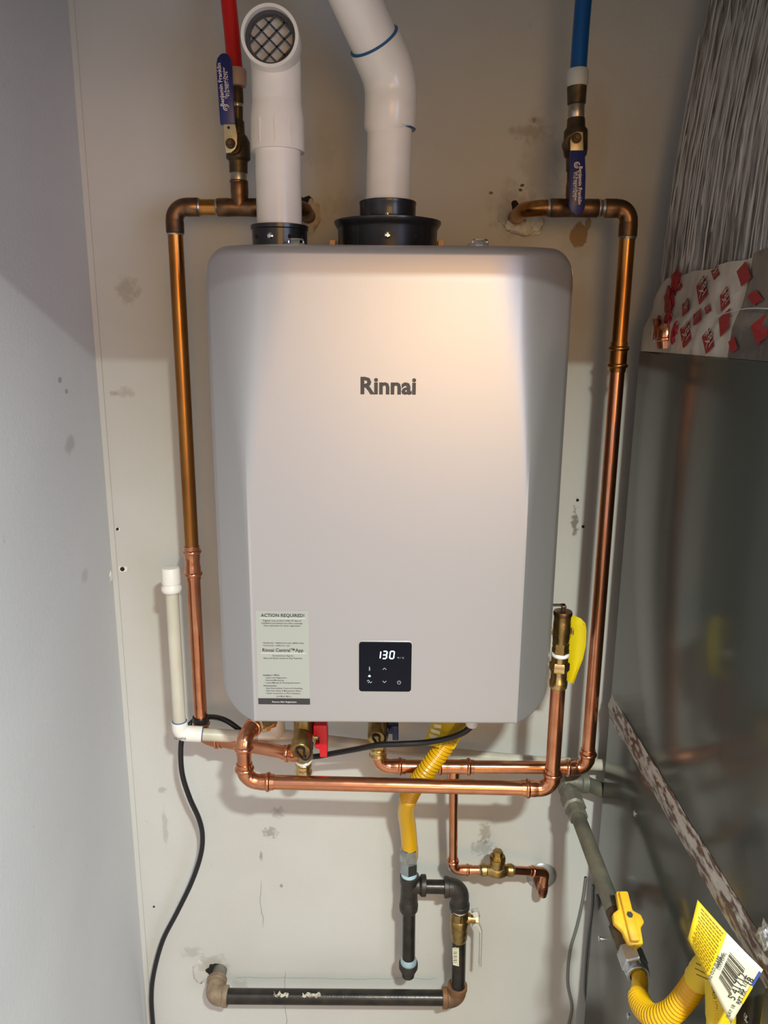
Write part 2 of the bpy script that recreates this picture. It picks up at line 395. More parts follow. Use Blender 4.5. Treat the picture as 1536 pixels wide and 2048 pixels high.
for (px, py, wd) in ((235, 1058, 6), (245, 1138, 9), (1155, 1000, 6), (1166, 1053, 6), (308, 1813, 4), (1171, 1755, 6)):
    c = P(px, py, 0); k = R(wd, py, 0)
    if py < 1200 and px < 300:
        blob('hole_chip', c+V((0, .0004, 0)), k*2.1, PUTTY, wb, px, (1, .12, .8))
    G().add(lathe(c+V((0, .001, 0)), c+V((0, -.0012, 0)), [(0, k), (1, k)], 10)).put('nail_hole', HOLE, wb)
blob('paint_chip', V((XL+.0005, -.012, P(222, 1148, 0).z)), .012, PUTTY, wl, 5, (.08, .6, 1.0))
# torn openings in the plaster where the old pipes pass
blob('pipe_opening', P(607, 420, 0), .020, HOLE, wb, 2, (.8, .10, 1.1))
blob('broken_plaster', P(623, 430, 0), .0235, PLASTERB, wb, 11, (.60, .16, 1.05))
blob('pipe_opening', P(1030, 426, 0), .020, HOLE, wb, 4, (.8, .10, .9))
for (px, py, r, sd, sc) in ((1030, 450, .015, 3, (1.0, .5, .62)), (1046, 456, .019, 9, (1.1, .6, .60)), (1066, 447, .017, 6, (1, .6, .85)), (1066, 464, .009, 8, (1.1, .2, .6))):
    blob('foam_lump', P(px, py, -.004), r, PUTTY, wb, sd, sc, .4)
blob('broken_plaster', P(1012, 425, 0), .016, WALLB, wb, 13, (.9, .15, 1.3))
blob('pipe_opening', P(430, 1940, 0), .0175, HOLE, wb, 7, (1.05, .10, .8))
blob('broken_plaster', P(444, 1950, 0), .013, PLASTERB, wb, 15, (.5, .16, 1.1))
blob('broken_plaster', P(400, 1945, 0), .020, WALLB, wb, 17, (.8, .12, 1.3))

# ------------------------------------------------------------------ water heater
YF, YO, YB = -.305, -.258, -.245            # front panel, widest outline of the cover, back of the cover
ct, cb = P(777, 489, YF), P(769, 1447, YF)
HX = 0.5*(ct.x+cb.x)*0 + .0045
ZT, ZB = P(777, 489, YF+.010).z, P(769, 1447, YF).z
HW, FW = .2365, .184
heater = thing('water_heater', 'large silver wall-mounted tankless water heater with a black display', 'water heater', (HX, -.13, ZB))
def outline(x):                              # lower and upper edge of the rounded rectangle at x
    def cut(r):
        a = abs(x)-(HW-r); return 0 if a <= 0 else r-math.sqrt(max(0, r*r-a*a))
    return ZB+cut(.042), ZT-cut(.034)
def front_y(x, z):
    t = (z-ZB)/(ZT-ZB); a = abs(x)
    slope = (YO-YF)/(HW-FW-.004)
    cr = max(0, min(1, (.62-t)/.3)); k = .0035 + .05*max(0, (t-.45)/.55)**1.4                                  # the crease is crisp below and melts away towards the top
    d = (a-FW)*slope; h = max(k-abs(d), 0)/k; y = max(d, 0)+h*h*k*.25
    e = max(0, a-(HW-.008))/.008; y -= .0011*cr*math.exp(-((a-FW+.0012)/.0016)**2)
    return YF + min(y, .060) + e*e*.006
xs = sorted(set([-HW, HW] + [s*v for s in (1, -1) for v in
     ([i*.02 for i in range(9)] + [.165+.002*i for i in range(6)]+[.1765+.0008*i for i in range(18)]+[.192, .195, .198] + [.204, .209, .213] + [HW-.034+.034*math.sin(math.radians(a)) for a in range(0, 91, 6)] + [HW-.0075, HW-.006, HW-.004, HW-.002])]))
nr = 26; vs, fs = [], []; rB = .0045; rT = .013
for x in xs:
    zb, zt = outline(x); col = [(YB, zb)]
    for k in range(6):
        a = math.radians(90*k/5); col.append((front_y(x, zb)+rB*(1-math.sin(a)), zb+rB*(1-math.cos(a))))
    for k in range(1, 19):
        z = zb+rB+(zt-rT-zb-rB)*k/19; col.append((front_y(x, z), z))
    for k in range(7):
        a = math.radians(90*k/6); col.append((front_y(x, zt)+rT*1.3*(1-math.cos(a)), zt-rT*(1-math.sin(a))))
    col.append((YB, zt)); nr = len(col)
    vs += [V((HX+x, min(y, YB), z)) for y, z in col]
for i in range(len(xs)-1):
    for k in range(nr-1): fs.append((i*nr+k, (i+1)*nr+k, (i+1)*nr+k+1, i*nr+k+1))
fs.append(tuple(range(nr))); fs.append(tuple((len(xs)-1)*nr+k for k in range(nr))[::-1])
link_mesh('front_cover', vs, fs, SILVER, heater, angle=50)
G().add(bx(HX-HW+.004, HX+HW-.004, -.247, -.006, ZB+.004, ZT-.014, .01)).put('body', SILVER, heater)
G().add(bx(HX-.15, HX+.15, -.008, 0, ZB+.03, ZB+.08, .002)).put('mounting_bracket', ZINC, heater)
G().add(bx(HX-.15, HX+.15, -.008, 0, ZT-.10, ZT-.05, .002)).put('mounting_bracket', ZINC, heater)
# lettering on the cover
a, b = P(721, 787, YF), P(832, 787, YF)
lg = G().add(text_geo('Rinnai', a, UX, UZ, width=(b-a).length, bold=.034, extr=.0004)); lg.put('logo', LABELD, heater, smooth=False)
# registration label with its print
s0, s1 = P(510, 1221, YF), P(615, 1221, YF); t0 = P(513, 1408, YF); sx0 = s0.x+.0005; sx1 = sx0+.0715; sz1 = s0.z; szb = P(513, 1396, YF).z; sz0 = t0.z
lab = G().add(bx(sx0, sx1, YF-.0004, YF+.0002, szb, sz1)).put('registration_label', LABELG, heater, smooth=False)
G().add(bx(sx0, sx1, YF-.0006, YF+.0002, sz0, szb)).put('label_band', LABELD, lab, smooth=False)
YT = YF-.0005
pr = G(); W = sx1-sx0
def line(s, py, x0, x1, bold=.0, gg=None):
    z = P(560, py, YF).z; (gg or pr).add(text_geo(s, (sx0+W*x0, YT, z), UX, UZ, width=W*(x1-x0), bold=bold))
line('ACTION REQUIRED!', 1233.5, .10, .92, .022)
line('Register your product within 90 days of', 1242.5, .14, .86, .008); line('installation and extend your labor coverage.', 1247.5, .11, .89, .008)
line('Scan code below for quick registration.', 1252.5, .15, .85, .008)
line('• Residential - Additional 4 years ($200 value)', 1287, .11, .90, .008); line('• Commercial - Additional 1 year', 1292, .11, .64, .008)
line('Rinnai Central™App', 1303, .11, .89, .020)
line('Download our App for', 1312.5, .30, .70, .008); line('Easy and Quick access to Key Features', 1317.5, .13, .86, .008)
line('Installers / PROs', 1351.5, .11, .42, .02); line('• Quick Unit Registration', 1356.5, .14, .56, .008); line('• Remote Monitoring', 1361.5, .14, .50, .008)
line('• Latest Manuals & Training Information', 1366.5, .14, .82, .008); line('Homeowners', 1372.5, .11, .36, .02)
line('• Easy Recirculation Control & Scheduling', 1377.5, .14, .86, .008); line('• Real-time Status & Maintenance Alerts', 1382.5, .14, .83, .008)
line('• Quick Connection to PRO Assistance', 1387.5, .14, .82, .008); line('And Much More...', 1393.5, .35, .66, .008)
pr.put('printed_text', INK, lab, smooth=False)['kind'] = 'stuff'
wp = G(); line('Remove After Registration', 1404.5, .27, .74, .008, wp)
wp.v = [v+V((0, -.0003, 0)) for v in wp.v]
for py in (1236, 1306):
    z = P(560, py, YF).z; wp.add(bx(sx0+W*.08, sx1-W*.06, YF-.0006, YF, z-.0004, z+.0002))
wp.put('white_print', LABELW, lab, smooth=False)['kind'] = 'stuff'
# display
c0, c1 = P(718, 1283, YF), P(822, 1382, YF)
def rrect(x0, x1, z0, z1, r, y, n=5):
    out = []
    for cx, cz, a0 in ((x1-r, z1-r, 0), (x0+r, z1-r, 90), (x0+r, z0+r, 180), (x1-r, z0+r, 270)):
        for k in range(n+1):
            a = math.radians(a0+90*k/n); out.append(V((cx+r*math.cos(a), y, cz+r*math.sin(a))))
    return out
bez = G().add(prism(rrect(c0.x-.0012, c1.x+.0008, c1.z-.0012, c0.z+.0006, .0045, YF-.0010), (0, .004, 0))).put('display_bezel', M('silver_bezel', (.75, .75, .76), .2, .8), heater)
pan = G().add(prism(rrect(c0.x, c1.x, c1.z, c0.z, .004, YF-.0022), (0, .004, 0))).put('display_panel', GLASSP, heater)
YD = YF-.0024
SEG7 = {'1': 'bc', '3': 'abgcd', '0': 'abcdef', '8': 'abcdefg'}
def seg7(gg, ch, cx, cz, wd, ht, th):
    sh = lambda z: .10*z
    for s in SEG7[ch]:
        h2 = ht/2
        if s in 'agd':
            z = {'a': h2, 'g': 0, 'd': -h2}[s]; pts = [(-wd/2+th*.4, z+th/2), (-wd/2+th*.4, z-th/2), (wd/2-th*.4, z-th/2), (wd/2-th*.4, z+th/2)]
        else:
            x = wd/2 if s in 'bc' else -wd/2; z0, z1 = (0, h2) if s in 'bf' else (-h2, 0)
            pts = [(x-th/2, z0+th*.35), (x+th/2, z0+th*.35), (x+th/2, z1-th*.35), (x-th/2, z1-th*.35)]
        gg.add(prism([V((cx+p+sh(q), YD, cz+q)) for p, q in pts], (0, .0006, 0)))
kx = depth(1310, YF)/F
for (ch, px) in (('1', 757), ('3', 769.5), ('0', 784)):
    gg = G(); c = P(px, 1308.5, YF); seg7(gg, ch, c.x, c.z, 8.0*kx, 15.5*kx, 2.2*kx); gg.put('digit', DIG, pan, smooth=False)
c = P(779, 1351, YF); c = P(739, 1350.5, YF)
G().add(prism([c+V((-.0016, YD-YF, -.0012)), c+V((.0016, YD-YF, -.0012)), c+V((.0014, YD-YF, .0004)), c+V((0, YD-YF, .0016)), c+V((-.0014, YD-YF, .0004))], (0, .0006, 0))).put('indicator_light', DIG, pan, smooth=False)
ic = G(); sY = V((0, YD-YF, 0))
def stroke(pts, wpx=1.1):
    pts = [P(x, y, YF)+sY for x, y in pts]
    for p, q in zip(pts, pts[1:]):
        d = (q-p).normalized(); n = V((-d.z, 0, d.x))*wpx*kx*.5; ic.add(prism([p-n, q-n, q+n, p+n], (0, .0006, 0)))
stroke([(765.5, 1338), (769, 1334.5), (772.5, 1338)]); stroke([(765.5, 1360.5), (769, 1364), (772.5, 1360.5)])
stroke([(739, 1332), (739, 1340)], 1.6); stroke([(738, 1340), (740.5, 1337), (738, 1334.5)], .8)
stroke([(734, 1361), (736.5, 1358.5), (739, 1361)]); stroke([(736, 1364.5), (739, 1362), (742, 1364.5)]); stroke([(742, 1363.5), (744, 1362)])
stroke([(798+3.4*math.cos(math.radians(a)), 1363.5-3.4*math.sin(math.radians(a))) for a in range(120, 421, 20)], .9); stroke([(798, 1359.5), (798, 1363)], .9)
ic.add(text_geo('°F / °C', P(794, 1316, YF)+sY, UX, UZ, width=14*kx)); ic.put('panel_icons', DIMI, pan, smooth=False)['kind'] = 'stuff'
# vent collars with screws, orange gasket tabs and cover latches
YI, YE = -.165, -.150
zt = ZT-.014
def screw(parent, p, n, r=.0032, mat=CHROME, name='screw'):
    n = V(n).normalized(); gg = G().add(lathe(p, p+n*.0022, [(0, r), (.5, r), (1, r*.55)], 12))
    u, v = frame(n)
    for d in (u, v): gg.add(boxg(p+n*.0021, (r*1.2, r*.28, .0006), (d, d.cross(n), n)))
    return gg.put(name, mat, parent)
def collar(px, Y, prof, name):
    a = V((P(px, prof[0][0], Y).x, Y, zt)); b = V((a.x, Y, P(px, prof[-1][0], Y).z)); pr_ = [(0, R(prof[0][1], 480, Y))]
    for y, wd in prof[1:]: pr_.append(((P(px, y, Y).z-zt)/(b.z-zt), R(wd, y, Y)))
    return G().add(lathe(a, b, pr_, 48)).put(name, BLACKP, heater), a, b
col1, a1, b1 = collar(560, YI, [(490, 108), (462, 110), (460, 114), (453, 115), (452, 112), (452, 92)], 'intake_collar')
col2, a2, b2 = collar(775, YE, [(490, 194), (462, 199), (456, 205), (449, 214), (445, 214), (444, 205), (440, 140), (436, 112), (412, 112), (410, 114), (405, 114), (404, 112), (404, 90)], 'exhaust_collar')
def on_collar(cx, Y, rad, z, ang):
    a = math.radians(ang); return V((cx+rad*math.sin(a), Y-rad*math.cos(a), z)), V((math.sin(a), -math.cos(a), 0))
for cl, cx, Y, wd, py, items in ((col1, a1.x, YI, 110, 473, ((-12, 1), (-48, 0), (28, 0), (60, 0))), (col2, a2.x, YE, 197, 470, ((0, 1), (-32, 0), (32, 0))), (col2, a2.x, YE, 112, 430, ((0, 1), (-33, 0), (33, 0)))):
    rad = R(wd, py, Y); z = P(768, py, Y-rad).z
    for ang, isS in items:
        p, n = on_collar(cx, Y, rad, z, ang)
        if isS: screw(cl, p-n*.0004, n, .0042)
        else: G().add(lathe(p-n*.002, p+n*.0004, [(0, .0028), (1, .0028)], 10)).put('vent_hole', HOLE, cl)
for px in (666, 881):
    c = P(px, 486, YE); G().add(bx(c.x-.004, c.x+.004, YE-.010, YE+.010, zt-.001, P(px, 480, YE-.01).z, .0008)).put('gasket_tab', GASKET, heater)
for px, Y in ((592, -.22), (958, -.20)):
    c = P(px, 486, Y); g = G()
    g.add(bx(c.x-.014, c.x+.012, Y-.008, Y+.008, zt-.001, P(px, 487, Y).z, .001))
    g.add(sweep(fillet([V((c.x-.009, Y-.006, zt)), V((c.x-.009, Y-.006, P(px, 479, Y).z)), V((c.x+.010, Y-.006, P(px, 480, Y).z)), V((c.x+.013, Y-.006, zt))], .003), .0012, 8))
    g.add(bx(c.x-.006, c.x+.006, Y-.010, Y-.002, zt, P(px, 482, Y).z, .001)); g.put('cover_latch', CHROME, heater)
G().add(lathe(P(944, 1451, -.20)+V((0, 0, .03)), P(944, 1451, -.20)+V((0, 0, -.002)), [(0, .010), (.9, .010), (1, .007)], 16)).put('cord_grommet', LABELW, heater)

# ------------------------------------------------------------------ intake vent
iv = thing('intake_vent', 'white plastic intake vent with elbow and dark mesh screen facing forward', 'vent pipe', (a1.x, YI, b1.z))
ix = a1.x; rp = R(90, 400, YI); hub = rp*1.17; zc = P(548, 74, YI-.048).z
zh0, zh1 = P(560, 292, YI-hub).z, P(560, 222, YI-hub).z
G().add(lathe((ix, YI, b1.z+.0005), (ix, YI, zh0+.03), [(0, rp), (1, rp)], 40)).put('pipe', PVC, iv)
el = G().add(lathe((ix, YI, zh0), (ix, YI, zh1+.02), [(0, rp*1.02), (0.0, hub), (.66, hub*.995), (.76, hub*.97), (1, rp*1.06)], 48))
yfr = YI-.052
path = fillet([V((ix, YI, zh1)), V((ix, YI, zc)), V((ix, YI-.03, zc))], .030, 14)
el.add(sweep(path, rp*1.07, 40))
ro = R(117, 74, yfr); ri = ro*.875
el.add(lathe((ix, YI+.004, zc), (ix, yfr, zc), [(0, rp*.9), (.08, rp*1.07), (.35, ro*.98), (1, ro), (1.03, ro*.985), (1.03, ri), (.62, ri)], 56, cap=False))
for ang in (-32, 2, 35):
    p, n = on_collar(ix, YI, hub*.995, (zh0+zh1)/2, ang); el.add(boxg(p, (.0012, .0026, (zh1-zh0)*.74), (V((n.y, -n.x, 0)), n, UZ)))
el.put('elbow', PVC, iv)
sc = G().add(lathe((ix, YI+.002, zc), (ix, yfr+.012, zc), [(0, ri*.995), (.3, ri*.995), (.32, 0.001)], 40, cap=False)).put('screen_backing', SCREENB, iv)
ys = yfr+.010
scr = G().add(lathe((ix, ys+.008, zc), (ix, ys-.002, zc), [(0, ri*.99), (1, ri*.99), (1, ri*.86), (0, ri*.86)], 40, cap=False)).put('vent_screen', SCREENR, iv)
rg = ri*.97; stp = rg*2/4.7
for dx_, dz_ in ((math.cos(math.radians(43)), math.sin(math.radians(43))), (math.cos(math.radians(136)), math.sin(math.radians(136)))):
    for k in range(-2, 3):
        o_ = stp*(k+.12); h_ = math.sqrt(max(0, rg*rg-o_*o_)); c = V((ix-dz_*o_, ys+.001, zc+dx_*o_))
        G().add(boxg(c, (2*h_, .003, .0021), (V((dx_, 0, dz_)), V((0, 1, 0)), V((-dz_, 0, dx_))))).put('bar', SCREENR, scr, smooth=False)

# ------------------------------------------------------------------ exhaust vent
ev = thing('exhaust_vent', 'white plastic exhaust pipe bending up and left with blue cement rings', 'vent pipe', (a2.x, YE, b2.z))
ex0 = V((a2.x, YE, b2.z+.0005)); re_ = R(89, 340, YE); ez1 = P(780, 246, YE-re_).z
exb = V((P(783, 168, YE).x, YE, P(783, 160, YE).z)); ex1 = V((P(780, 246, YE).x, YE, ez1))
du = V((-.44, -.55, .71)).normalized()
hu = re_*1.15
G().add(lathe(ex0, ex1+UZ*.01, [(0, re_), (1, re_)], 40)).put('lower_pipe', PVC, ev)
ep = fillet([ex1, exb, exb+du*.052], .055, 14)
G().add(sweep([ex1]+ep, [re_*1.01, hu]+[hu]*(len(ep)-2)+[hu*.985], 48)).put('elbow', PVC, ev)
top = exb+du*.74
G().add(lathe(exb+du*.04, top, [(0, re_*1.01), (1, re_*1.01)], 40)).put('upper_pipe', PVC, ev)
G().add(lathe(ex1+UZ*.001, ex1-UZ*.0022, [(0, re_*1.06), (.5, re_*1.085), (1, re_*1.04)], 40)).put('cement_ring', CEMENT, ev)
e2 = exb+du*.052
G().add(lathe(e2-du*.001, e2+du*.0024, [(0, re_*1.11), (.5, re_*1.12), (1, re_*1.05)], 40)).put('cement_ring', CEMENT, ev)

# ------------------------------------------------------------------ supply tubes and the two shut-off valves
YH, YC = -.085, -.105
def supply(name, label, x0, xv, y1, Y, mat, ringm, wd, brassy, tub):
    o = thing(name, label, 'pipe', P(xv, y1, Y))
    pts = [P(x, y, Y) for x, y in tub]
    G().add(sweep(smooth_path(pts), R(wd, 60, Y), 24)).put('tube', mat, o)
    G().add(vlathe(*brassy, Y, [(y1, wd*1.2), (y1+4, wd*1.32), (y1+18, wd*1.34), (y1+30, wd*1.30), (y1+35, wd*1.16)], 28)).put('expansion_ring', ringm, o)
    return o
supply('red_water_tube', 'red plastic water tube coming down to the upper left valve', 0, 473, 138, YH, REDPEX, PEXRING_P, 31, (472, 138, 473, 180), [(426, -690), (436, -380), (452, -60), (457, 0), (463, 60), (471, 150)])
supply('blue_water_tube', 'blue plastic water tube coming down to the upper right valve', 0, 1155, 139, YC, BLUEPEX, PEXRING_W, 33, (1155, 139, 1154, 180), [(1214, -690), (1196, -380), (1172, -60), (1167, 0), (1161, 75), (1156, 150)])

def handle_valve(name, label, Y, body, Yh, hpoly, mount, nutp, hole, textdef, emblem):
    o = thing(name, label, 'valve', P(*body[2], Y))
    (xt, yt), (xb, yb) = body[1], body[2]
    b_ = G().add(vlathe(xt, yt, xb, yb, Y, body[0], 28)).put('body', BRASS_OLD, o)
    for (y0, y1, wd, m) in body[3]:
        f0 = (y0-yt)/(yb-yt); f1 = (y1-yt)/(yb-yt)
        G().add(vlathe(xt+(xb-xt)*f0, y0, xt+(xb-xt)*f1, y1, Y, [(y0, wd), (y0+1, wd+1), (y1-1, wd+1), (y1, wd)], 24)).put('solder_joint', m, o)
    nx, ny = nutp; 
    n = P(nx, ny, Yh); G().add(lathe(V((n.x, Y, n.z)), V((n.x, Yh, n.z)), [(0, .010), (.6, .010), (.6, .007), (1, .007)], 16)).put('stem_neck', BRASS_OLD, o)
    hd = G().add(prism([P(x, y, Yh) for x, y in hpoly], (0, .0055, 0), .0016)).put('handle_grip', BLUEV, o)
    G().add(prism([P(x, y, Yh+.001) for x, y in mount], (0, .003, 0), .0006)).put('handle_plate', CREAMZ, o)
    n = P(nx, ny, Yh)
    G().add(lathe(n+V((0, .002, 0)), n+V((0, -.004, 0)), [(0, .0062), (.8, .0062), (1, .005)], 6)).add(lathe(n+V((0, -.003, 0)), n+V((0, -.0062, 0)), [(0, .0035), (1, .003)], 12)).put('stem_nut', BRASS_OLD, o)
    if hole: h_ = P(*hole, Yh); G().add(lathe(h_+V((0, .001, 0)), h_+V((0, -.0004, 0)), [(0, .0018), (1, .0018)], 10)).put('pin_hole', HOLE, o)
    tx = G(); up, bold = V((0, -1, 0)), .012
    for s, (x0, y0), (x1, y1), bo in textdef:
        p, q = P(x0, y0, Yh), P(x1, y1, Yh); d = (q-p); L_ = d.length; d.normalize(); n_ = V((-d.z, 0, d.x)); tx.add(text_geo(s, p, d, n_, width=L_, bold=bo, push=up, extr=.0003))
    ec = P(*emblem, Yh-.0003); k = .0042                     # small round portrait mark, kept as plain strokes
    for r0, r1, a0, a1 in ((.75, 1.0, 0, 300), (.30, .5, 40, 330)):
        n1 = 10; pts = []
        for i in range(n1+1):
            a = math.radians(a0+(a1-a0)*i/n1); pts.append(ec+V((math.cos(a)*r1*k, 0, math.sin(a)*r1*k)))
        for i in range(n1, -1, -1):
            a = math.radians(a0+(a1-a0)*i/n1); pts.append(ec+V((math.cos(a)*r0*k, 0, math.sin(a)*r0*k)))
        m0 = len(tx.v); tx.v += pts; tx.f += [(m0+i, m0+i+1, m0+2*n1-i, m0+2*n1+1-i) for i in range(n1)]; tx.m += [0]*n1
    tx.put('printed_text', PRINTW, hd, smooth=False)['kind'] = 'stuff'
    return o
hl = [(440, 249), (434, 160), (432, 128), (434, 116), (440, 108), (447, 105), (454, 107), (460, 113), (463, 124), (466, 180), (470, 248)]
handle_valve('ball_valve', 'old bronze ball valve, upper left, dark blue lever pointing up under the red tube', YH,
    ([(176, 22), (180, 24), (206, 25), (208, 22), (240, 21), (243, 26), (268, 28), (272, 36), (284, 47), (318, 48), (320, 44), (323, 37), (346, 36), (348, 27), (378, 28)], (474, 176), (478, 395),
     [(206, 214, 22, SOLDERM), (341, 372, 32, SOLDERM), (361, 366, 35, COPPER_DK)]),
    -.128, hl[::-1], [(447, 248), (470, 248), (474, 270), (474, 288), (470, 298), (462, 305), (452, 306), (449, 290)][::-1], (461, 287), (457, 255),
    [('Benjamin Franklin', (449, 212), (441, 126), .014), ('The Punctual Plumber', (455, 198), (449, 134), .01), ('916-987-7676', (460, 193), (455, 143), .0)], (452, 215))
hr = [(1141, 300), (1170, 300), (1172, 350), (1170, 416), (1166, 425), (1153, 432), (1141, 424), (1138, 412)]
handle_valve('ball_valve', 'old bronze ball valve, upper right, dark blue lever pointing down under the blue tube', YC,
    ([(172, 34), (174, 39), (183, 38), (208, 36), (210, 31), (236, 31), (238, 35), (255, 37), (262, 47), (300, 48), (312, 44), (316, 36), (342, 34), (343, 30), (400, 31)], (1154, 172), (1148, 402),
     [(210, 237, 31, SOLDERM)]),
    -.150, hr, [(1141, 302), (1141, 280), (1147, 266), (1155, 263), (1166, 264), (1167, 302)], (1153, 276), None,
    [('Benjamin Franklin', (1158, 333), (1156, 409), .014), ('The Punctual Plumber', (1152, 341), (1149, 402), .01), ('916-987-7676', (1147, 344), (1145, 394), .0)], (1154, 330))

# ------------------------------------------------------------------ hot line (left)
RC = .0111
hot = thing('hot_water_pipe', 'long copper pipe, browned in its upper half, running down the left of the heater', 'pipe', P(403, 1490, YH))
A = P(345, 414, YH); zA = A.z
B = V((P(480, 412, YH).x, YH, zA)); Cc = V((P(606, 412, YH).x, YH, zA)); E = V((P(402, 1400, YH).x, YH, P(403, 1474, YH).z)); xr = .5*(A.x+E.x)
A = V((xr, YH, zA)); E.x = xr
G().add(lathe(A+UX*.02, B-UX*.012, [(0, RC), (1, RC)])).put('pipe', COPPER_OLD, hot)
G().add(fitting([A+UX*.036, A, A-UZ*.036], .018, RC*1.02, SOLDER)).put('elbow', COPPER_DK, hot)
tb = B+UZ*.036
G().add(fitting([B-UX*.032, B+UX*.032], 0, RC, SOLDER)).add(fitting([B, tb], 0, RC, SOLDER, (False, True))).put('tee', COPPER_DK, hot)
G().add(sweep(fillet([B+UX*.02, Cc, V((Cc.x, -.0005, zA))], .02), RC, 24)).put('wall_stub', COPPER_DK, hot)
for q, d in ((B-UX*.033, UX), (B+UX*.033, UX), (A+UX*.037, UX), (A-UZ*.037, UZ)):
    G().add(lathe(q-d*.002, q+d*.002, [(0, RC*1.04), (.5, RC*1.14), (1, RC*1.04)])).put('solder_ring', SOLDERM, hot)
zc0, zc1 = P(388, 1092, YH).z, P(391, 1158, YH).z
G().add(lathe(A-UZ*.03, V((xr, YH, zc0-.01)), [(0, RC), (1, RC)])).put('pipe', COPPER_OLD, hot)
G().add(fitting([V((xr, YH, zc0)), V((xr, YH, zc1))], 0, RC, PRESS)).put('coupling', COPPER, hot)
G().add(lathe(V((xr, YH, zc1+.01)), E+UZ*.02, [(0, RC), (1, RC)])).put('pipe', COPPER, hot)
hvx, hvY = P(607, 1545, -.150).x, -.150
T = V((hvx, hvY, E.z+.004)); dr = (T-E).normalized(); up_el = T
G().add(fitting([E+UZ*.034, E, E+dr*.042], .018, RC, PRESS)).put('elbow', COPPER, hot)
G().add(lathe(E+dr*.03, T-dr*.02, [(0, RC), (1, RC)])).put('pipe', COPPER, hot)
hvz = P(607, 1545, hvY).z
G().add(fitting([T-dr*.036, T, V((T.x, T.y, max(T.z+.03, hvz-.004)))], .017, RC, PRESS, (True, False))).put('elbow', COPPER, hot)
tag(G().add(lathe(V((xr, YH, P(400, 1433, YH).z)), V((xr, YH, P(400, 1443, YH).z)), [(0, RC*1.02), (0, RC*1.25), (1, RC*1.25), (1, RC*1.02)], 20, cap=False)).put('cable_tie', CORD), 'black tie around the left copper pipe just below the heater', 'cable tie')

# ------------------------------------------------------------------ heater service valves
def service_valve(name, label, x, Y, ys, hm, capY, capw, hpx, side):
    """ys: pixel rows: heater bottom, bottom of body, hex bottom, tape bottom, union bottom"""
    o = thing(name, label, 'valve', P(x, ys[4], Y))
    G().add(vlathe(x, ys[0]-30, x, ys[1], Y, [(ys[0]-30, 40), (ys[0]+18, 42), (ys[1]-6, 38), (ys[1], 34)], 28)).put('body', BRASS_D, o)
    G().add(vlathe(x, ys[1]-1, x, ys[2], Y, [(ys[1]-1, 30), (ys[1]+1, 36), (ys[2]-2, 36), (ys[2], 32)], 6, .5)).put('hex', BRASS_D, o)
    if ys[3] > ys[2]: G().add(vlathe(x-1, ys[2], x-1, ys[3], Y, [(ys[2], 32), (ys[2]+1, 33), (ys[3]-1, 32), (ys[3], 30)])).put('seal_tape', TEFLON, o)
    G().add(vlathe(x-1, ys[3], x-1, ys[4], Y, [(ys[3], 28), (ys[3]+2, 32), (ys[3]+9, 33), (ys[3]+11, 30), (ys[3]+17, 35), (ys[4]-4, 35), (ys[4], 30)], 24)).put('union', BRASS, o)
    c = P(x-4, capY, Y-.02); ax = V((0, -1, -.28)).normalized(); r = R(capw*1.06, capY, Y-.04)
    G().add(lathe(c+V((0, .02, .006)), c+ax*.026, [(0, r*.95), (.60, r*.95), (.62, r*1.05), (.97, r*1.05), (1, r*.98)], 32)).put('drain_cap', BRASS_D, o)
    e = c+ax*.0275; u = V((1, 0, 0)); v = ax.cross(u)*-1
    if v.z < 0: v = -v
    loop = [e+u*(r*.42*math.cos(math.radians(a)))+v*(r*.15+r*.42*math.sin(math.radians(a))) for a in range(-30, 211, 20)]
    lo = [e+u*r*.75-v*r*.9+ax*.001, e+u*r*.45-v*r*.75] + loop + [e+u*r*.05-v*r*.8, e+u*r*.5-v*r*1.15, e+u*r*1.0-v*r*.55, e+u*r*1.16+v*r*.4-ax*.006, e+u*r*1.12+v*r*1.3-ax*.014]
    G().add(sweep(smooth_path(lo, 4), .0016, 8)).put('cap_lanyard', CORD, o)
    # flat quarter-turn handle on the side
    hp = [P(px, py, Y) for px, py in hpx]; hy0 = hp[0]
    G().add(prism([q+V((0, -.012, 0)) for q in hp], (0, .024, 0), .0015)).put('handle', hm, o)
    sx_, sy_ = side; G().add(lathe(P(x, sy_, Y), P(sx_, sy_, Y), [(0, .0085), (.75, .0085), (.75, .0055), (1, .0055)], 14)).put('stem', BRASS, o)
    return o
sv = service_valve('service_valve', 'brass service valve with red handle under the heater', 608, hvY, (1447, 1502, 1519, 1525, 1550), REDP, 1478, 36,
    [(628, 1444), (654, 1444), (656, 1470), (655, 1507), (641, 1507), (640, 1491), (631, 1490), (631, 1482), (640, 1480), (640, 1466), (628, 1463)], (636, 1474))
service_valve('service_valve', 'brass service valve with navy handle under the heater', 757, YC, (1447, 1482, 1494, 1494, 1513), NAVY, 1453, 31,
    [(776, 1452), (784, 1446), (797, 1446), (797, 1474), (785, 1474), (785, 1462), (776, 1461)], (782, 1456))

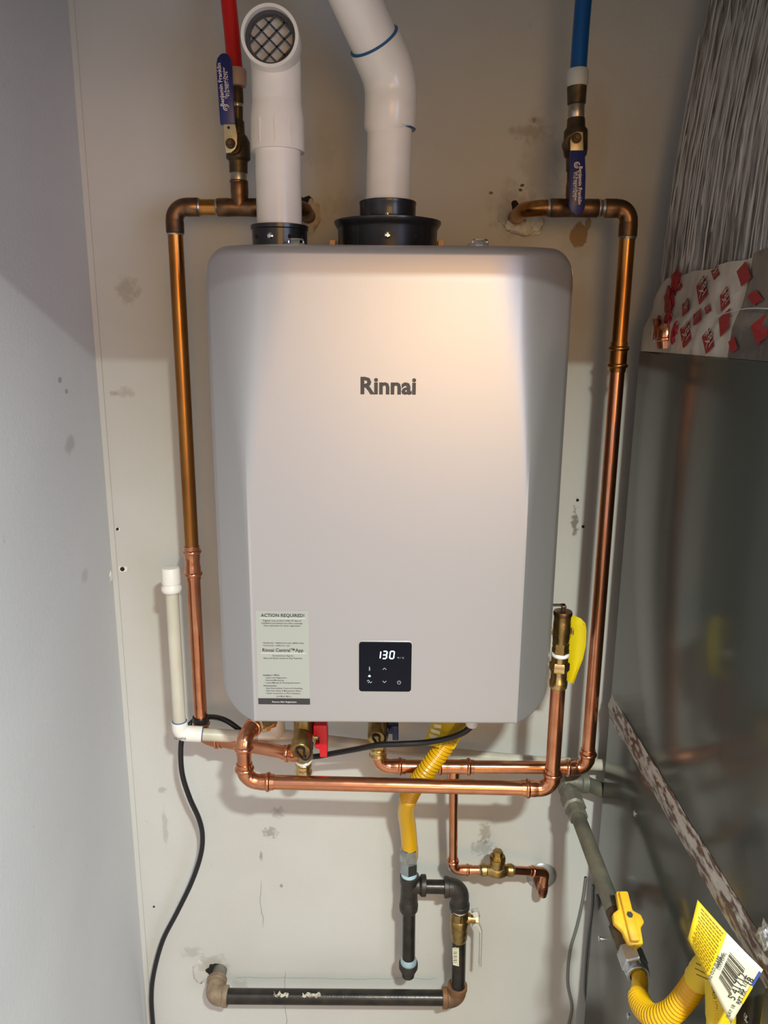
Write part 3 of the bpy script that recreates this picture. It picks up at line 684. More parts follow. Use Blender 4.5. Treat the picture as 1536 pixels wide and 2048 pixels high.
# ------------------------------------------------------------------ cold line (right)
cold = thing('cold_water_pipe', 'long copper pipe, browned in its upper half, running down the right of the heater', 'pipe', P(1170, 1530, YC))
A = P(1253, 417, YC); E = P(1177, 1530, YC); xr = .5*(A.x+E.x)+.001; A.x = xr; E = V((xr, YC, P(1175, 1536, YC).z))
S = V((P(1049, 416, YC).x, YC, A.z)); Tm = V((P(1148, 416, YC).x, YC, A.z))
so = V((P(1030, 436, -.004).x, 0, P(1030, 428, -.004).z))
G().add(sweep(fillet([V((so.x, -.0005, A.z)), V((so.x, YC, A.z)), S+UX*.04], .036, 10), RC*1.02, 24)).put('wall_stub', COPPER_OLD, cold)
G().add(fitting([Tm-UX*.034, Tm+UX*.034], 0, RC, SOLDER)).add(fitting([Tm, Tm+UZ*.034], 0, RC, SOLDER, (False, True))).put('tee', COPPER_DK, cold)
G().add(lathe(S+UX*.03, Tm-UX*.02, [(0, RC), (1, RC)])).put('pipe', COPPER_DK, cold)
G().add(lathe(Tm+UX*.02, A-UX*.02, [(0, RC), (1, RC)])).put('pipe', COPPER_DK, cold)
G().add(fitting([A-UX*.036, A, A-UZ*.038], .018, RC*1.02, SOLDER)).put('elbow', COPPER_DK, cold)
for q, d in ((Tm-UX*.036, UX), (Tm+UX*.036, UX), (A-UX*.037, UX), (A-UZ*.039, UZ)):
    G().add(lathe(q-d*.003, q+d*.003, [(0, RC*1.04), (.5, RC*1.16), (1, RC*1.04)])).put('solder_ring', SOLDERM, cold)
zc0, zc1 = P(1232, 684, YC).z, P(1226, 744, YC).z
G().add(lathe(A-UZ*.03, V((xr, YC, zc0-.01)), [(0, RC), (1, RC)])).put('pipe', COPPER_OLD, cold)
G().add(fitting([V((xr, YC, zc0)), V((xr, YC, zc1))], 0, RC, PRESS)).put('coupling', COPPER_OLD, cold)
G().add(lathe(V((xr, YC, zc1+.01)), E+UZ*.02, [(0, RC), (1, RC)])).put('pipe', COPPER, cold)
G().add(fitting([E+UZ*.036, E, E-UX*.042], .019, RC, PRESS)).put('elbow', COPPER, cold)
Lx = P(757, 1536, YC).x; Tt = V((P(908, 1538, YC).x, YC, E.z))
G().add(lathe(V((Lx+.02, YC, E.z)), E-UX*.03, [(0, RC), (1, RC)])).put('pipe', COPPER, cold)
Lc = V((Lx, YC, E.z))
G().add(fitting([Lc+UX*.046, Lc, V((Lx, YC, P(757, 1511, YC).z))], .020, RC, PRESS, (True, False))).put('elbow', COPPER, cold)
G().add(fitting([Tt-UX*.034, Tt+UX*.034], 0, RC, PRESS)).add(lathe(Tt, Tt-UZ*.028, [(0, .0105), (.8, .0105), (.9, .0095), (1, .0095)])).put('tee', COPPER, cold)

# ------------------------------------------------------------------ recirculation branch with check valve
YR = -.078; RS = .0079
rec = thing('recirculation_pipe', 'thin copper branch dropping from the cold line into the wall', 'pipe', P(905, 1740, YR))
q0 = Tt-UZ*.0281; q1 = P(906, 1737, YR); zr = P(960, 1740, YR).z; q1.z = zr
dn = (q1-q0).normalized()
G().add(lathe(q0, q1-dn*.016, [(0, RS), (1, RS)])).put('pipe', COPPER, rec)
G().add(fitting([q1-dn*.028, q1, q1+UX*.034], .015, RS, PRESS, k=.8)).put('elbow', COPPER, rec)
cvx0, cvx1 = P(962, 1740, YR).x, P(1026, 1740, YR).x
G().add(lathe(q1+UX*.02, V((cvx0-.0005, YR, zr)), [(0, RS), (1, RS)])).put('pipe', COPPER, rec)
Ye = -.056; e0 = V((P(1091, 1744, Ye).x, Ye, P(1091, 1744, Ye).z)); zes = P(1083, 1755, 0).z; e1 = V((e0.x-.001, Ye+.010, zes))
ex_ = (e0-V((cvx1, YR, zr))).normalized(); G().add(lathe(V((cvx1+.0005, YR, zr)), e0-ex_*.022, [(0, RS), (1, RS)])).put('pipe', COPPER, rec)
G().add(fitting([e0-ex_*.036, e0, e1], .014, RS, PRESS, (True, False), k=.8)).put('elbow', COPPER, rec)
G().add(fitting([e0.lerp(e1, .5), e1, V((e1.x, -.001, e1.z))], .012, RS*1.1, PRESS, (False, False))).put('wall_elbow', CRUSHED, rec)
for q in (q1+UX*.034,): pass
es = V((P(1083, 1752, 0).x, 0, P(1083, 1752, 0).z)); er = R(60, 1752, 0)
tag(G().add(lathe(es, es+V((0, -.008, 0)), [(0, er), (.15, er), (.3, er*.95), (.7, er*.80), (.75, er*.55), (1, er*.42)], 40)).put('escutcheon', PLATE), 'round metal cover plate on the wall where the thin copper branch ends', 'cover plate')
cv = thing('check_valve', 'small brass check valve with hex cap on the thin copper branch', 'valve', V(((cvx0+cvx1)/2, YR, zr)))
cm = V(((cvx0+cvx1)/2, YR, zr))
G().add(lathe(V((cvx0, YR, zr)), V((cvx1, YR, zr)), [(0, .0098), (.02, .0115), (.16, .0115), (.19, .0098), (.3, .0122), (.45, .0150), (.58, .0150), (.72, .0122), (.81, .0098), (.84, .0115), (.98, .0115), (1, .0098)], 28)).add(
    lathe(cm-UZ*.004, cm+UZ*.026, [(0, .0132), (.75, .0132), (.8, .0145), (1, .0145)], 24)).put('body', BRASS_D, cv)
G().add(lathe(cm+UZ*.026, cm+UZ*.040, [(0, .0128), (.05, .0134), (.4, .0134), (.42, .0092), (1, .0088)], 6, .3)).put('cap', BRASS_D, cv)
for xx in (cvx0-.002, cvx1+.002): G().add(lathe((xx-.002, YR, zr), (xx+.002, YR, zr), [(0, RS*1.02), (.5, RS*1.2), (1, RS*1.02)])).put('solder_ring', SOLDERM, cv)

# ------------------------------------------------------------------ relief line, relief valve and its tag
YL, YRr = -.205, -.222
rel = thing('relief_pipe', 'shiny copper pipe crossing in front below the heater and rising on the right', 'pipe', P(1105, 1575, YRr))
K = P(490, 1563, YL); Rr = P(1106, 1578, YRr)
Ku = V((K.x, YL, P(489, 1474, YL).z)); un = V((P(522, 1460, hvY).x, hvY, 0)); un.z = Ku.z
dh = (un-Ku).normalized(); dl = (Rr-K).normalized()
G().add(fitting([Ku+dh*.040, Ku, Ku-UZ*.028], .018, RC, PRESS, (True, True))).put('elbow', COPPER, rel)
G().add(fitting([K+UZ*.032, K, K+dl*.046], .022, RC, PRESS)).put('elbow', COPPER, rel)
G().add(lathe(Ku-UZ*.02, K+UZ*.02, [(0, RC), (1, RC)])).put('pipe', COPPER, rel)
G().add(lathe(K+dl*.03, Rr-dl*.03, [(0, RC), (1, RC)])).put('pipe', COPPER, rel)
pv0 = P(1113, 1372, YRr); rx = .5*(pv0.x+Rr.x); rx = max(rx, HX+HW+RC*1.0+.001); Rr.x = rx
G().add(fitting([Rr-dl*.046, Rr, Rr+UZ*.036], .020, RC, PRESS)).put('elbow', COPPER, rel)
G().add(lathe(Rr+UZ*.02, V((rx, YRr, pv0.z)), [(0, RC), (1, RC)])).put('pipe', COPPER, rel)
G().add(lathe(Ku+dh*.034, V((P(548, 1459, hvY).x, hvY, Ku.z)), [(0, .010), (.3, .012), (.35, .0145), (.7, .0145), (.75, .012), (1, .012)], 6)).put('union', BRASS, rel)
prv = thing('relief_valve', 'brass pressure relief valve standing beside the heater\'s lower right edge', 'valve', V((rx, YRr, pv0.z)))
zz = lambda y: P(1115, y, YRr).z
def zl(y0, y1, prof, seg=24, rot=0):
    a, b = V((rx, YRr, zz(y0))), V((rx, YRr, zz(y1))); return lathe(a, b, [((zz(y)-a.z)/(b.z-a.z), R(wd, y, YRr)) for y, wd in prof], seg, rot)
G().add(zl(1376, 1311, [(1376, 31), (1373, 35), (1368, 36), (1361, 36), (1358, 32), (1342, 32), (1340, 36)])).add(zl(1341, 1322, [(1341, 36), (1338, 40), (1326, 40), (1323, 36)], 6, .3)).add(zl(1323, 1312, [(1323, 34), (1312, 34)])).put('press_adapter', BRASS, prv)
G().add(zl(1312, 1305, [(1312, 33), (1310, 36), (1307, 36), (1305, 33)])).put('seal_tape', TEFLON, prv)
G().add(zl(1306, 1284, [(1306, 34), (1296, 34), (1296, 32), (1285, 34)], 6, .2)).add(zl(1285, 1230, [(1285, 31), (1283, 33), (1276, 34), (1274, 35), (1246, 35), (1244, 34), (1231, 34)])).put('body', BRASS_D, prv)
G().add(zl(1231, 1221, [(1231, 34), (1230, 37), (1225, 38), (1222, 36), (1221, 10)])).put('cap', COPPER_DK, prv)
lc = V((rx, YRr, zz(1222)))
G().add(lathe(lc, lc+UZ*.010, [(0, .003), (1, .003)], 10)).add(boxg(lc+UZ*.008, (.007, .012, .004), None, .001)).add(boxg(lc+V((-.010, .002, .0085)), (.020, .008, .0018), None, .0005)).put('test_lever', BRASS_OLD, prv)
for s in (-1, 1): G().add(bx(rx+s*.0155-.0014, rx+s*.0155+.0014, YRr-.004, YRr+.004, zz(1268), zz(1256), .0005)).put('vent_port', BRASS, prv)
# curled yellow tag
tp = [[(1136, 1229), (1150, 1232), (1162, 1237), (1171, 1247)], [(1136, 1250), (1150, 1251), (1162, 1253), (1173, 1260)], [(1136, 1285), (1150, 1285), (1163, 1285), (1172, 1290)], [(1134, 1320), (1146, 1320), (1158, 1318), (1166, 1318)], [(1133, 1350), (1141, 1352), (1149, 1350), (1156, 1343)], [(1133, 1362), (1138, 1364), (1143, 1366), (1147, 1368)]]
vs = []; fs = []
for i, row in enumerate(tp):
    for j, (x, y) in enumerate(row): vs.append(P(x, y, YRr+.006+.012*math.sin(j*.9)+.004*i/5))
n = len(vs); vs += [v+V((.0002, .0006, 0)) for v in vs]
for i in range(5):
    for j in range(3):
        q = (i*4+j, i*4+j+1, i*4+j+5, i*4+j+4); fs += [q, tuple(x+n for x in q[::-1])]
bd = [0, 1, 2, 3, 7, 11, 15, 19, 23, 22, 21, 20, 16, 12, 8, 4]
for a_, b_ in zip(bd, bd[1:]+bd[:1]): fs.append((a_, b_, b_+n, a_+n))
tag(link_mesh('hang_tag', vs, fs, YEL_T2, angle=70), 'plain curled yellow tag hanging from the brass relief valve', 'tag')

# ------------------------------------------------------------------ condensate drain
YD2 = -.115
dr_ = thing('drain_pipe', 'old cream plastic drain pipe with a capped stub left of the heater', 'pipe', P(350, 1465, YD2))
rd = R(26, 1300, YD2); Ec = P(350, 1466, YD2); Tc = P(354, 1175, YD2); Tc.x = Ec.x = .5*(Tc.x+Ec.x)
G().add(lathe(Ec+UZ*.01, Tc+UZ*.02, [(0, rd), (1, rd)])).put('pipe', PVC_OLD, dr_)
zq = lambda y: V((Tc.x, YD2, P(354, y, YD2).z))
G().add(lathe(zq(1184), zq(1134), [(0, R(34, 1180, YD2)), (.06, R(40, 1180, YD2)), (.2, R(41, 1180, YD2)), (.27, R(36, 1170, YD2)), (.34, R(33, 1170, YD2)), (.36, R(38, 1165, YD2)), (.9, R(37, 1145, YD2)), (.98, R(34, 1140, YD2)), (1, R(26, 1140, YD2))], 28)).put('cleanout_cap', PVC, dr_)
Rend = P(1208, 1530, -.035); Rend.x -= .001
dd = (Rend-Ec).normalized()
m1 = P(1080, 1524, -.052)
G().add(sweep([Ec+dd*.01, P(640, 1481, -.09), P(720, 1490, -.070), P(860, 1504, -.062), P(1000, 1517, -.056), m1, Rend], [rd]*4+[R(23, 1520, -.06)]*3, 20)).put('pipe', PVC_OLD, dr_)
d0 = (P(640, 1481, -.09)-Ec).normalized()
G().add(fitting([Ec+UZ*.022, Ec, Ec+d0*.036], .012, rd, [(0, 1.12), (.0006, 1.25), (.03, 1.25)])).put('elbow', PVC, dr_)
G().add(lathe(Ec+d0*.0355, Ec+d0*.0375, [(0, rd*1.05), (.5, rd*1.2), (1, rd*1.05)])).put('cement_ring', CEMENT, dr_)
G().add(lathe(Ec+UZ*.0215, Ec+UZ*.0228, [(0, rd*1.05), (.5, rd*1.18), (1, rd*1.05)])).put('cement_ring', CEMENT, dr_)
ep_ = P(344, 1480, YD2); G().add(text_geo('16 mil16', P(349, 1479, YD2-rd*1.26), UX, UZ, width=.019, bold=.01)).put('printed_text', INK, dr_, smooth=False)['kind'] = 'stuff'
tcx = P(556, 1474, -.097)
G().add(fitting([tcx-d0*.034, tcx+d0*.040], 0, rd, [(0, 1.1), (.0006, 1.24), (.03, 1.24)])).add(lathe(tcx+V((0, 0, -.004)), V((tcx.x, tcx.y, ZB+.004)), [(0, rd*1.2), (1, rd*1.2)])).put('tee', PVC, dr_)

# ------------------------------------------------------------------ power cord
pc = [P(944, 1452, -.20), P(925, 1466, -.20), P(895, 1477, -.195), P(850, 1485, -.185), P(800, 1488, -.18), P(757, 1490, -.172), P(715, 1498, -.15), P(665, 1507, -.125), P(630, 1513, -.112), P(585, 1513, -.105),
      P(545, 1502, -.095), P(510, 1484, -.088), P(480, 1460, -.082), P(452, 1441, -.078), P(425, 1434, -.062), P(398, 1437, -.058), P(382, 1446, -.058), P(370, 1465, -.072), P(362, 1490, -.082), P(364, 1545, -.08), P(379, 1595, -.07), P(398, 1638, -.06),
      P(405, 1672, -.05), P(401, 1712, -.045), P(383, 1765, -.04), P(354, 1825, -.035), P(326, 1880, -.03), P(309, 1940, -.026), P(303, 1990, -.024), P(306, 2050, -.022), P(312, 2120, -.02)]
tag(G().add(sweep(smooth_path(pc, 6), .0046, 12)).put('power_cord', CORD), 'black power cord looping under the heater and hanging down the wall', 'cord')

# ------------------------------------------------------------------ gas: yellow connector, black iron, brass valve, old pipe
YG = -.075
gt = P(818, 1745, YG)
def hose(pts, r, y0f, y1f, pitch, amp, seg=16, n=18, neck=0.0):
    sp_ = smooth_path(pts, n); s = [0]
    for i in range(1, len(sp_)): s.append(s[-1]+(sp_[i]-sp_[i-1]).length)
    L_ = s[-1]; N_ = int(L_/(pitch/5)); out, rad = [], []; j = 0
    for i in range(N_+1):
        x = L_*i/N_
        while j < len(s)-2 and s[j+1] < x: j += 1
        out.append(sp_[j].lerp(sp_[j+1], (x-s[j])/max(1e-9, s[j+1]-s[j]))); f = x/L_
        rad.append(r*(1-neck*max(0, min(1, (.15-f)/.04)))*(1+(amp*math.cos(2*math.pi*x/pitch) if y0f <= f <= y1f else amp*.2)))
    return sweep(out, rad, seg)
gh = thing('gas_connector', 'yellow flexible gas connector dropping from under the heater', 'gas hose', gt)
G().add(hose([P(925, 1425, -.155), P(905, 1465, -.155), P(880, 1505, -.155), P(850, 1545, -.15), P(822, 1585, -.13), P(812, 1620, -.105), P(816, 1655, -.085), P(819, 1690, YG), P(819, 1712, YG)], R(35, 1550, -.15), .12, .56, .0066, .12)).put('tube', YEL, gh)
G().add(vlathe(818, 1694, 818, 1762, YG, [(1694, 32), (1696, 38), (1718, 38), (1720, 34)], 6, .3)).add(vlathe(818, 1720, 818, 1762, YG, [(1720, 32), (1722, 37), (1742, 37), (1744, 30), (1752, 28)], 6, .1)).put('flare_nut', ZINC, gh)
G().add(vlathe(818, 1744, 818, 1757, YG, [(1744, 30), (1746, 32), (1755, 32), (1757, 30)])).put('seal_tape', M('pale_blue_seal_tape', (.42, .58, .66), .4), gh)
# the folded label on the hose
sv_ = [P(x, y, Y_) for x, y, Y_ in ((862, 1446, -.145), (895, 1446, -.168), (872, 1490, -.168), (845, 1487, -.145))]
def sheet(name, quad, mat, parent, thick=.0006, n=6, wave=.0):
    vs = []; fs = []
    for i in range(n+1):
        for j in range(n+1):
            u, v = i/n, j/n; p = quad[0].lerp(quad[1], u).lerp(quad[3].lerp(quad[2], u), v)
            nn = (quad[1]-quad[0]).cross(quad[3]-quad[0]).normalized(); vs.append(p+nn*wave*math.sin(u*3.1)*math.cos(v*2.5))
    m = len(vs); nn = (quad[1]-quad[0]).cross(quad[3]-quad[0]).normalized()*thick; vs += [v-nn for v in vs]; st = n+1
    for i in range(n):
        for j in range(n):
            q = (i*st+j, i*st+j+1, (i+1)*st+j+1, (i+1)*st+j); fs += [q, tuple(x+m for x in q[::-1])]
    ring = [j for j in range(n)] + [i*st+n for i in range(n)] + [n*st+j for j in range(n, 0, -1)] + [i*st for i in range(n, 0, -1)]
    for a_, b_ in zip(ring, ring[1:]+ring[:1]): fs.append((a_, b_, b_+m, a_+m))
    return link_mesh(name, vs, fs, mat, parent, angle=60)
sh_ = sheet('label_sleeve', [P(918, 1428, -.176), P(950, 1428, -.166), P(908, 1498, -.166), P(876, 1494, -.176)], YEL_TAG, gh, wave=-.004)
lf = sheet('label_flap', [P(873, 1428, -.150), P(918, 1428, -.176), P(880, 1496, -.176), P(847, 1484, -.150)], YEL_TAG, gh, wave=.002)
for (x0, y0, x1, y1) in ((868, 1455, 882, 1457), (862, 1464, 880, 1470), (858, 1474, 874, 1479)):
    a_, b_ = P(x0, y0, -.168), P(x1, y1, -.178); d = (b_-a_).normalized(); q = V((0, 0, .006))
    G().add(prism([a_, b_, b_+q, a_+q], (0, .0004, 0))).put('barcode_patch', CARD, lf, smooth=False)
tx = G()
for k in range(6):
    f = .12+.14*k; a_ = P(918+32*f, 1432, -.1795+.004*f); b_ = P(876+32*f+5, 1490, -.1795+.004*f); d = (b_-a_); s_ = V((d.z, 0, -d.x)).normalized()*.0008
    tx.add(prism([a_-s_, b_-s_, b_+s_, a_+s_], (0, .0003, 0)))
tx.put('printed_text', INK_B, sh_, smooth=False)['kind'] = 'stuff'

gp = thing('black_gas_pipe', 'new black iron gas piping with tee, drip leg and elbow', 'gas pipe', P(818, 1950, YG))
tcn = P(819, 1782, YG); ri_ = R(27, 1850, YG)
def bead(prof): return prof
G().add(vlathe(819, 1750, 817, 1822, YG, [(1750, 33), (1751, 38), (1764, 38), (1767, 34), (1790, 34), (1806, 36), (1808, 38), (1818, 37), (1822, 32)], 32)).add(
    hlathe(819, 1770, 852, 1771, YG, [(819, 32), (838, 32), (841, 38), (843, 42), (851, 42), (852, 38)], 32)).put('tee', IRON_F, gp)
G().add(vlathe(818, 1818, 817, 1925, YG, [(1818, 26), (1925, 26)])).put('drip_leg', IRON, gp)
G().add(vlathe(817, 1816, 817, 1822, YG, [(1816, 27), (1818, 29), (1821, 29), (1822, 26)])).put('seal_tape', M('grey_thread_seal', (.30, .36, .38), .3, .3), gp)
G().add(vlathe(817, 1915, 817, 1931, YG, [(1915, 27), (1919, 32), (1925, 33), (1931, 29)])).put('seal_tape', M('blue_grey_sealant', (.35, .47, .52), .3, .2), gp)
G().add(vlathe(817, 1922, 816, 1952, YG, [(1926, 28), (1924, 36), (1926, 38), (1934, 38), (1936, 35), (1940, 32), (1943, 27), (1951, 25)], 28)).put('end_cap', IRON_F, gp)
G().add(hlathe(848, 1773, 895, 1774, YG, [(848, 27), (895, 27)])).put('nipple', IRON, gp)
ge = P(918, 1775, YG); gv = P(919, 1815, YG)
G().add(fitting([P(888, 1774, YG), V((gv.x, YG, P(888, 1774, YG).z)), V((gv.x, YG, P(919, 1815, YG).z))], .020, R(30, 1790, YG), SOCKET, k=.8)).put('elbow', IRON_F, gp)
gvv = thing('gas_valve', 'brass gas ball valve with a steel lever hanging on its right', 'valve', P(919, 1875, YG))
G().add(vlathe(919, 1815.5, 919, 1822, YG, [(1815.5, 28), (1816.5, 31), (1820, 31), (1822, 28)])).put('seal_tape', TEFLON, gvv)
G().add(vlathe(919, 1820, 918, 1880, YG, [(1820, 32), (1821, 36), (1834, 36), (1836, 34), (1838, 37), (1852, 37), (1855, 34), (1862, 36), (1864, 34), (1874, 33), (1880, 28)], 32)).add(
    vlathe(919, 1820, 919, 1834, YG, [(1820, 36), (1821, 38), (1833, 38), (1834, 36)], 6)).put('body', BRASS_D, gvv)
G().add(hlathe(919, 1836, 952, 1838, YG, [(919, 22), (940, 22), (941, 16), (950, 16), (950, 9), (958, 9)], 20)).put('stem', BRASS_D, gvv)
G().add(hlathe(951, 1838, 956, 1838, YG, [(951, 17), (956, 17)], 6)).put('stem_nut', CHROME, gvv)
lv = [P(x, y, YG-.004) for x, y in ((943, 1826), (956, 1823), (961, 1832), (957, 1845), (965, 1861), (963, 1934), (958, 1935), (960, 1866), (950, 1856), (944, 1856), (946, 1850), (953, 1846))]
G().add(prism(lv, (0, .010, 0), .0008)).put('lever', M('bright_steel', (.80, .80, .76), .22, .8), gvv)
og = thing('old_gas_pipe', 'old rusty black gas pipe running low along the wall', 'gas pipe', P(430, 1995, -.062))
Yo = -.062
G().add(vlathe(918, 1872, 916, 1985, YG, [(1872, 29), (1985, 28)], Yb=Yo)).put('vertical_pipe', IRON, og)
G().add(prism([P(x, y, YG-.0150) for x, y in ((905, 1901), (918, 1898), (918, 1933), (906, 1930))], (0, .006, 0))).put('barcode_sticker', CARD, og, smooth=False)
bc = G()
for k in range(7):
    y0 = 1904+k*3.6; p, q = P(906.5, y0, YG-.0153), P(914, y0-1, YG-.0153); h_ = V((0, 0, .0006+.0007*(k % 2))); bc.add(prism([p, q, q+h_, p+h_], (0, .0003, 0)))
bc.put('barcode', INK, og, smooth=False)['kind'] = 'stuff'
oe = P(914, 1995, Yo); ol = P(427, 1993, Yo); ol.z = oe.z = .5*(ol.z+oe.z); ro2 = R(29, 1995, Yo)
G().add(fitting([oe+UZ*.030, oe, oe-UX*.028], .016, ro2*1.0, SOCKET, k=.9)).put('elbow', RUST, og)
G().add(lathe(oe-UX*.018, ol+UX*.018, [(0, ro2), (1, ro2)])).put('horizontal_pipe', IRON, og)
for (x0, x1, dz) in ((549, 578, .007), (606, 642, .008)):
    a_, b_ = P(x0, 1988, Yo), P(x1, 1988, Yo); vsx = []; fsx = []
    for i in range(9):
        for j in range(6):
            an = math.radians(44+8*math.sin(i*2.3+x0*.7)+ (26+9*math.sin(i*1.7+x0))*j/5); r_ = ro2+.0006; vsx.append(V((a_.x+(b_.x-a_.x)*i/8+.001*math.sin(j*2+x0), Yo-r_*math.cos(an), oe.z+r_*math.sin(an))))
    for i in range(8):
        for j in range(5): fsx.append((i*6+j, i*6+j+1, (i+1)*6+j+1, (i+1)*6+j))
    link_mesh('label_remnant', vsx, fsx, REMN, og)
G().add(fitting([ol+UX*.028, ol, V((ol.x, -.024, ol.z+.002))], .014, ro2*1.0, SOCKET, k=.9)).put('elbow', DUSTY, og)
G().add(lathe(V((ol.x, -.03, ol.z)), V((ol.x, -.0005, ol.z)), [(0, ro2), (1, ro2)])).put('wall_stub', GALV_F, og)

# ------------------------------------------------------------------ furnace at the right
YFB = -.062
XF = P(1208, 1560, YFB).x
zS = P(1221, 1410, YFB).z                                   # taped seam
zTop = P(1282, 702, YFB).z
fu = thing('furnace_cabinet', 'dark grey enamelled furnace cabinet filling the right edge', 'furnace', (XF+.3, -.4, 0))
YFF = -.72
G().add(bx(XF, XF+.55, YFF, YFB, 0.0, zS-.0015, .0015)).put('lower_panel', FURN, fu)
G().add(bx(XF, XF+.55, YFF, YFB, zS+.0015, zTop, .0015)).put('upper_panel', FURN, fu)
G().add(bx(XF+.004, XF+.546, YFF+.004, YFB-.004, zS-.003, zS+.003)).put('seam_strip', HOLE, fu, smooth=False)
def onF(px, py, off=0.0):
    d = CR @ V(((px-768)/F, -(py-1024)/F, -1.0)); t = (XF-off)/d.x; return V((0, -DIST, EYE))+d*t
for (px, py) in ((1270, 1627), (1199, 1877), (1257, 2032), (1494, 2036)):
    p = onF(px, py); screw(fu, p, (-1, 0, 0), .0048, CHROME)
# seam tape: two wrinkled strips, upper and lower edge each uneven
vs, fs = [], []; NT = 90; NW = 7
for i in range(NT+1):
    y = YFB-.001+(YFF-YFB+.002)*i/NT
    hi = .021+.003*mnoise.noise(V((y*18, 0, 1)))+.0015*mnoise.noise(V((y*80, 3, 1))); lo = -.022+.003*mnoise.noise(V((y*14, 5, 2)))+.0015*mnoise.noise(V((y*90, 5, 2)))
    for j in range(NW+1):
        z = zS+lo+(hi-lo)*j/NW; b_ = .0012+.0012*abs(mnoise.noise(V((y*30, z*160, 0))))+(.0022 if 3 <= j <= 4 else 0); vs.append(V((XF-(.0003 if j in (0, NW) else b_), y, z)))
for i in range(NT):
    for j in range(NW): fs.append((i*(NW+1)+j, i*(NW+1)+j+1, (i+1)*(NW+1)+j+1, (i+1)*(NW+1)+j))
link_mesh('seam_tape', vs, fs, FOIL, fu, angle=180)
blob('foil_scrap', onF(1530, 1872, .006), .014, FOILW, fu, 21, (.4, .7, 1.0), .6)
jb = onF(1530, 2010, .010)
G().add(bx(XF-.022, XF+.002, jb.y-.12, onF(1524, 2010, .02).y, onF(1530, 2060, .02).z-.10, onF(1530, 1968, .02).z, .006)).put('junction_box', BLACKP, fu)

# duct wrapped in clear film above the furnace
dw = thing('wrapped_duct', 'duct above the furnace wrapped in clear ribbed film and red-printed tape', 'duct', (XF+.3, -.4, zTop))
edge = [(1282, 701), (1289, 655), (1304, 622), (1318, 545), (1330, 450), (1346, 330), (1378, 160), (1410, 0), (1440, -150)]
ed = [P(x, y, YFB-.006) for x, y in edge]
def xe(z):
    for p, q in zip(ed, ed[1:]):
        if p.z <= z <= q.z: return p.x+(q.x-p.x)*(z-p.z)/(q.z-p.z)
    return ed[0].x if z < ed[0].z else ed[-1].x
zHi = H-.02
def surf(u, z, off=0.0):
    """u runs round the back corner of the duct (u<0) and along its left side towards the room (u>0), metres"""
    x0 = xe(z)+.011
    if u < 0: return V((x0-u*.9+.004, YFB+.004-off*.6, z))
    c = .03; k = max(0, 1-u/c); return V((x0+.012*k*k+.012*min(1, u/.1)-.012-off, YFB-.004-u, z))
vs, fs = [], []; us = [-.25, -.12, -.05, -.02]+[i*.0022 for i in range(306)]; zs = [zTop+.030+(zHi-zTop-.030)*j/60 for j in range(61)]
random.seed(3)
for i, u in enumerate(us):
    for j, z in enumerate(zs):
        rdg = .0042*mnoise.noise(V((u*150+.6*math.sin(z*9), z*2.3, 0)))+.0034*mnoise.noise(V((u*330, z*4, 7)))
        rdg += .0020*mnoise.noise(V((u*400, z*60, 2)))
        amp = 1.35 - .8*max(0, min(1, (z-EYE-.12)/.2))
        vs.append(surf(u, z, rdg*amp+.003))
for i in range(len(us)-1):
    for j in range(60): fs.append((i*61+j, i*61+j+1, (i+1)*61+j+1, (i+1)*61+j))
link_mesh('ribbed_film', vs, fs, WRAP, dw, angle=180)
core = G(); 
core.add(bx(XF+.05, XF+.55, YFF, YFB-.03, zTop+.001, zHi)); core.put('duct_core', FILM, dw, smooth=False)
st = G()
for k in range(150):
    u = random.uniform(.004, .62)**1.0; z0 = zTop+random.uniform(.08, .42); z1 = z0+random.uniform(.05, .30); n = 12; r = random.choice((.0003, .0004, .0006, .0008, .0011)); ph = random.random()*9
    pts = []
    for i in range(n+1):
        z = min(zHi, z0+(z1-z0)*i/n); pts.append(surf(u+.005*mnoise.noise(V((ph, z*6, 0)))+.012*(z-z0), z, .0055+.002*mnoise.noise(V((ph, z*20, 1)))))
    st.add(sweep(pts, [r*(.15 if i in (0, n) else 1) for i in range(n+1)], 5))
o = st.put('film_strands', STRAND, dw); o['kind'] = 'stuff'
# printed tape round the foot
def band(name, u0, u1, zlo, zhi, mat, off, nu=50, nz=16, amp=.002):
    vs, fs = [], []
    for i in range(nu+1):
        u = u0+(u1-u0)*i/nu
        for j in range(nz+1):
            lo = zlo(u) if callable(zlo) else zlo; hi = zhi(u) if callable(zhi) else zhi; z = lo+(hi-lo)*j/nz
            w_ = amp*mnoise.noise(V((u*40, z*25, 3)))+amp*.5*mnoise.noise(V((u*130, z*30, 9))); vs.append(surf(u, z, off+w_))
    for i in range(nu):
        for j in range(nz): fs.append((i*(nz+1)+j, i*(nz+1)+j+1, (i+1)*(nz+1)+j+1, (i+1)*(nz+1)+j))
    return link_mesh(name, vs, fs, mat, dw, angle=180)
zl0, zl1, zl2 = P(1303, 625, -.07).z, P(1345, 556, -.12).z, P(1470, 508, -.39).z
def tpz(u):
    a = zl0+(zl1-zl0)*max(0, min(1, u/.05)) if u < .05 else zl1+(zl2-zl1)*(u-.05)/.27
    return a+.0015*math.sin(u*60)
band('tape_band', -.03, .315, zTop+.0005, tpz, TAPEW, .0085, amp=.0014)
band('clear_film', .305, .64, zTop+.0005, lambda u: tpz(u)+.004, FILM, .0095, amp=.0016)
for zf in (.048,):  # pale tube standing in for the white highlight across the clear film
    st = G(); pts = [surf(.25+.39*i/20, zTop+zf+.004*math.sin(i*.5)+.02*i/20, .0115) for i in range(21)]; st.add(sweep(pts, [.0004+.0012*(i/20) for i in range(21)], 8)); st.put('film_highlight', STRAND, dw)
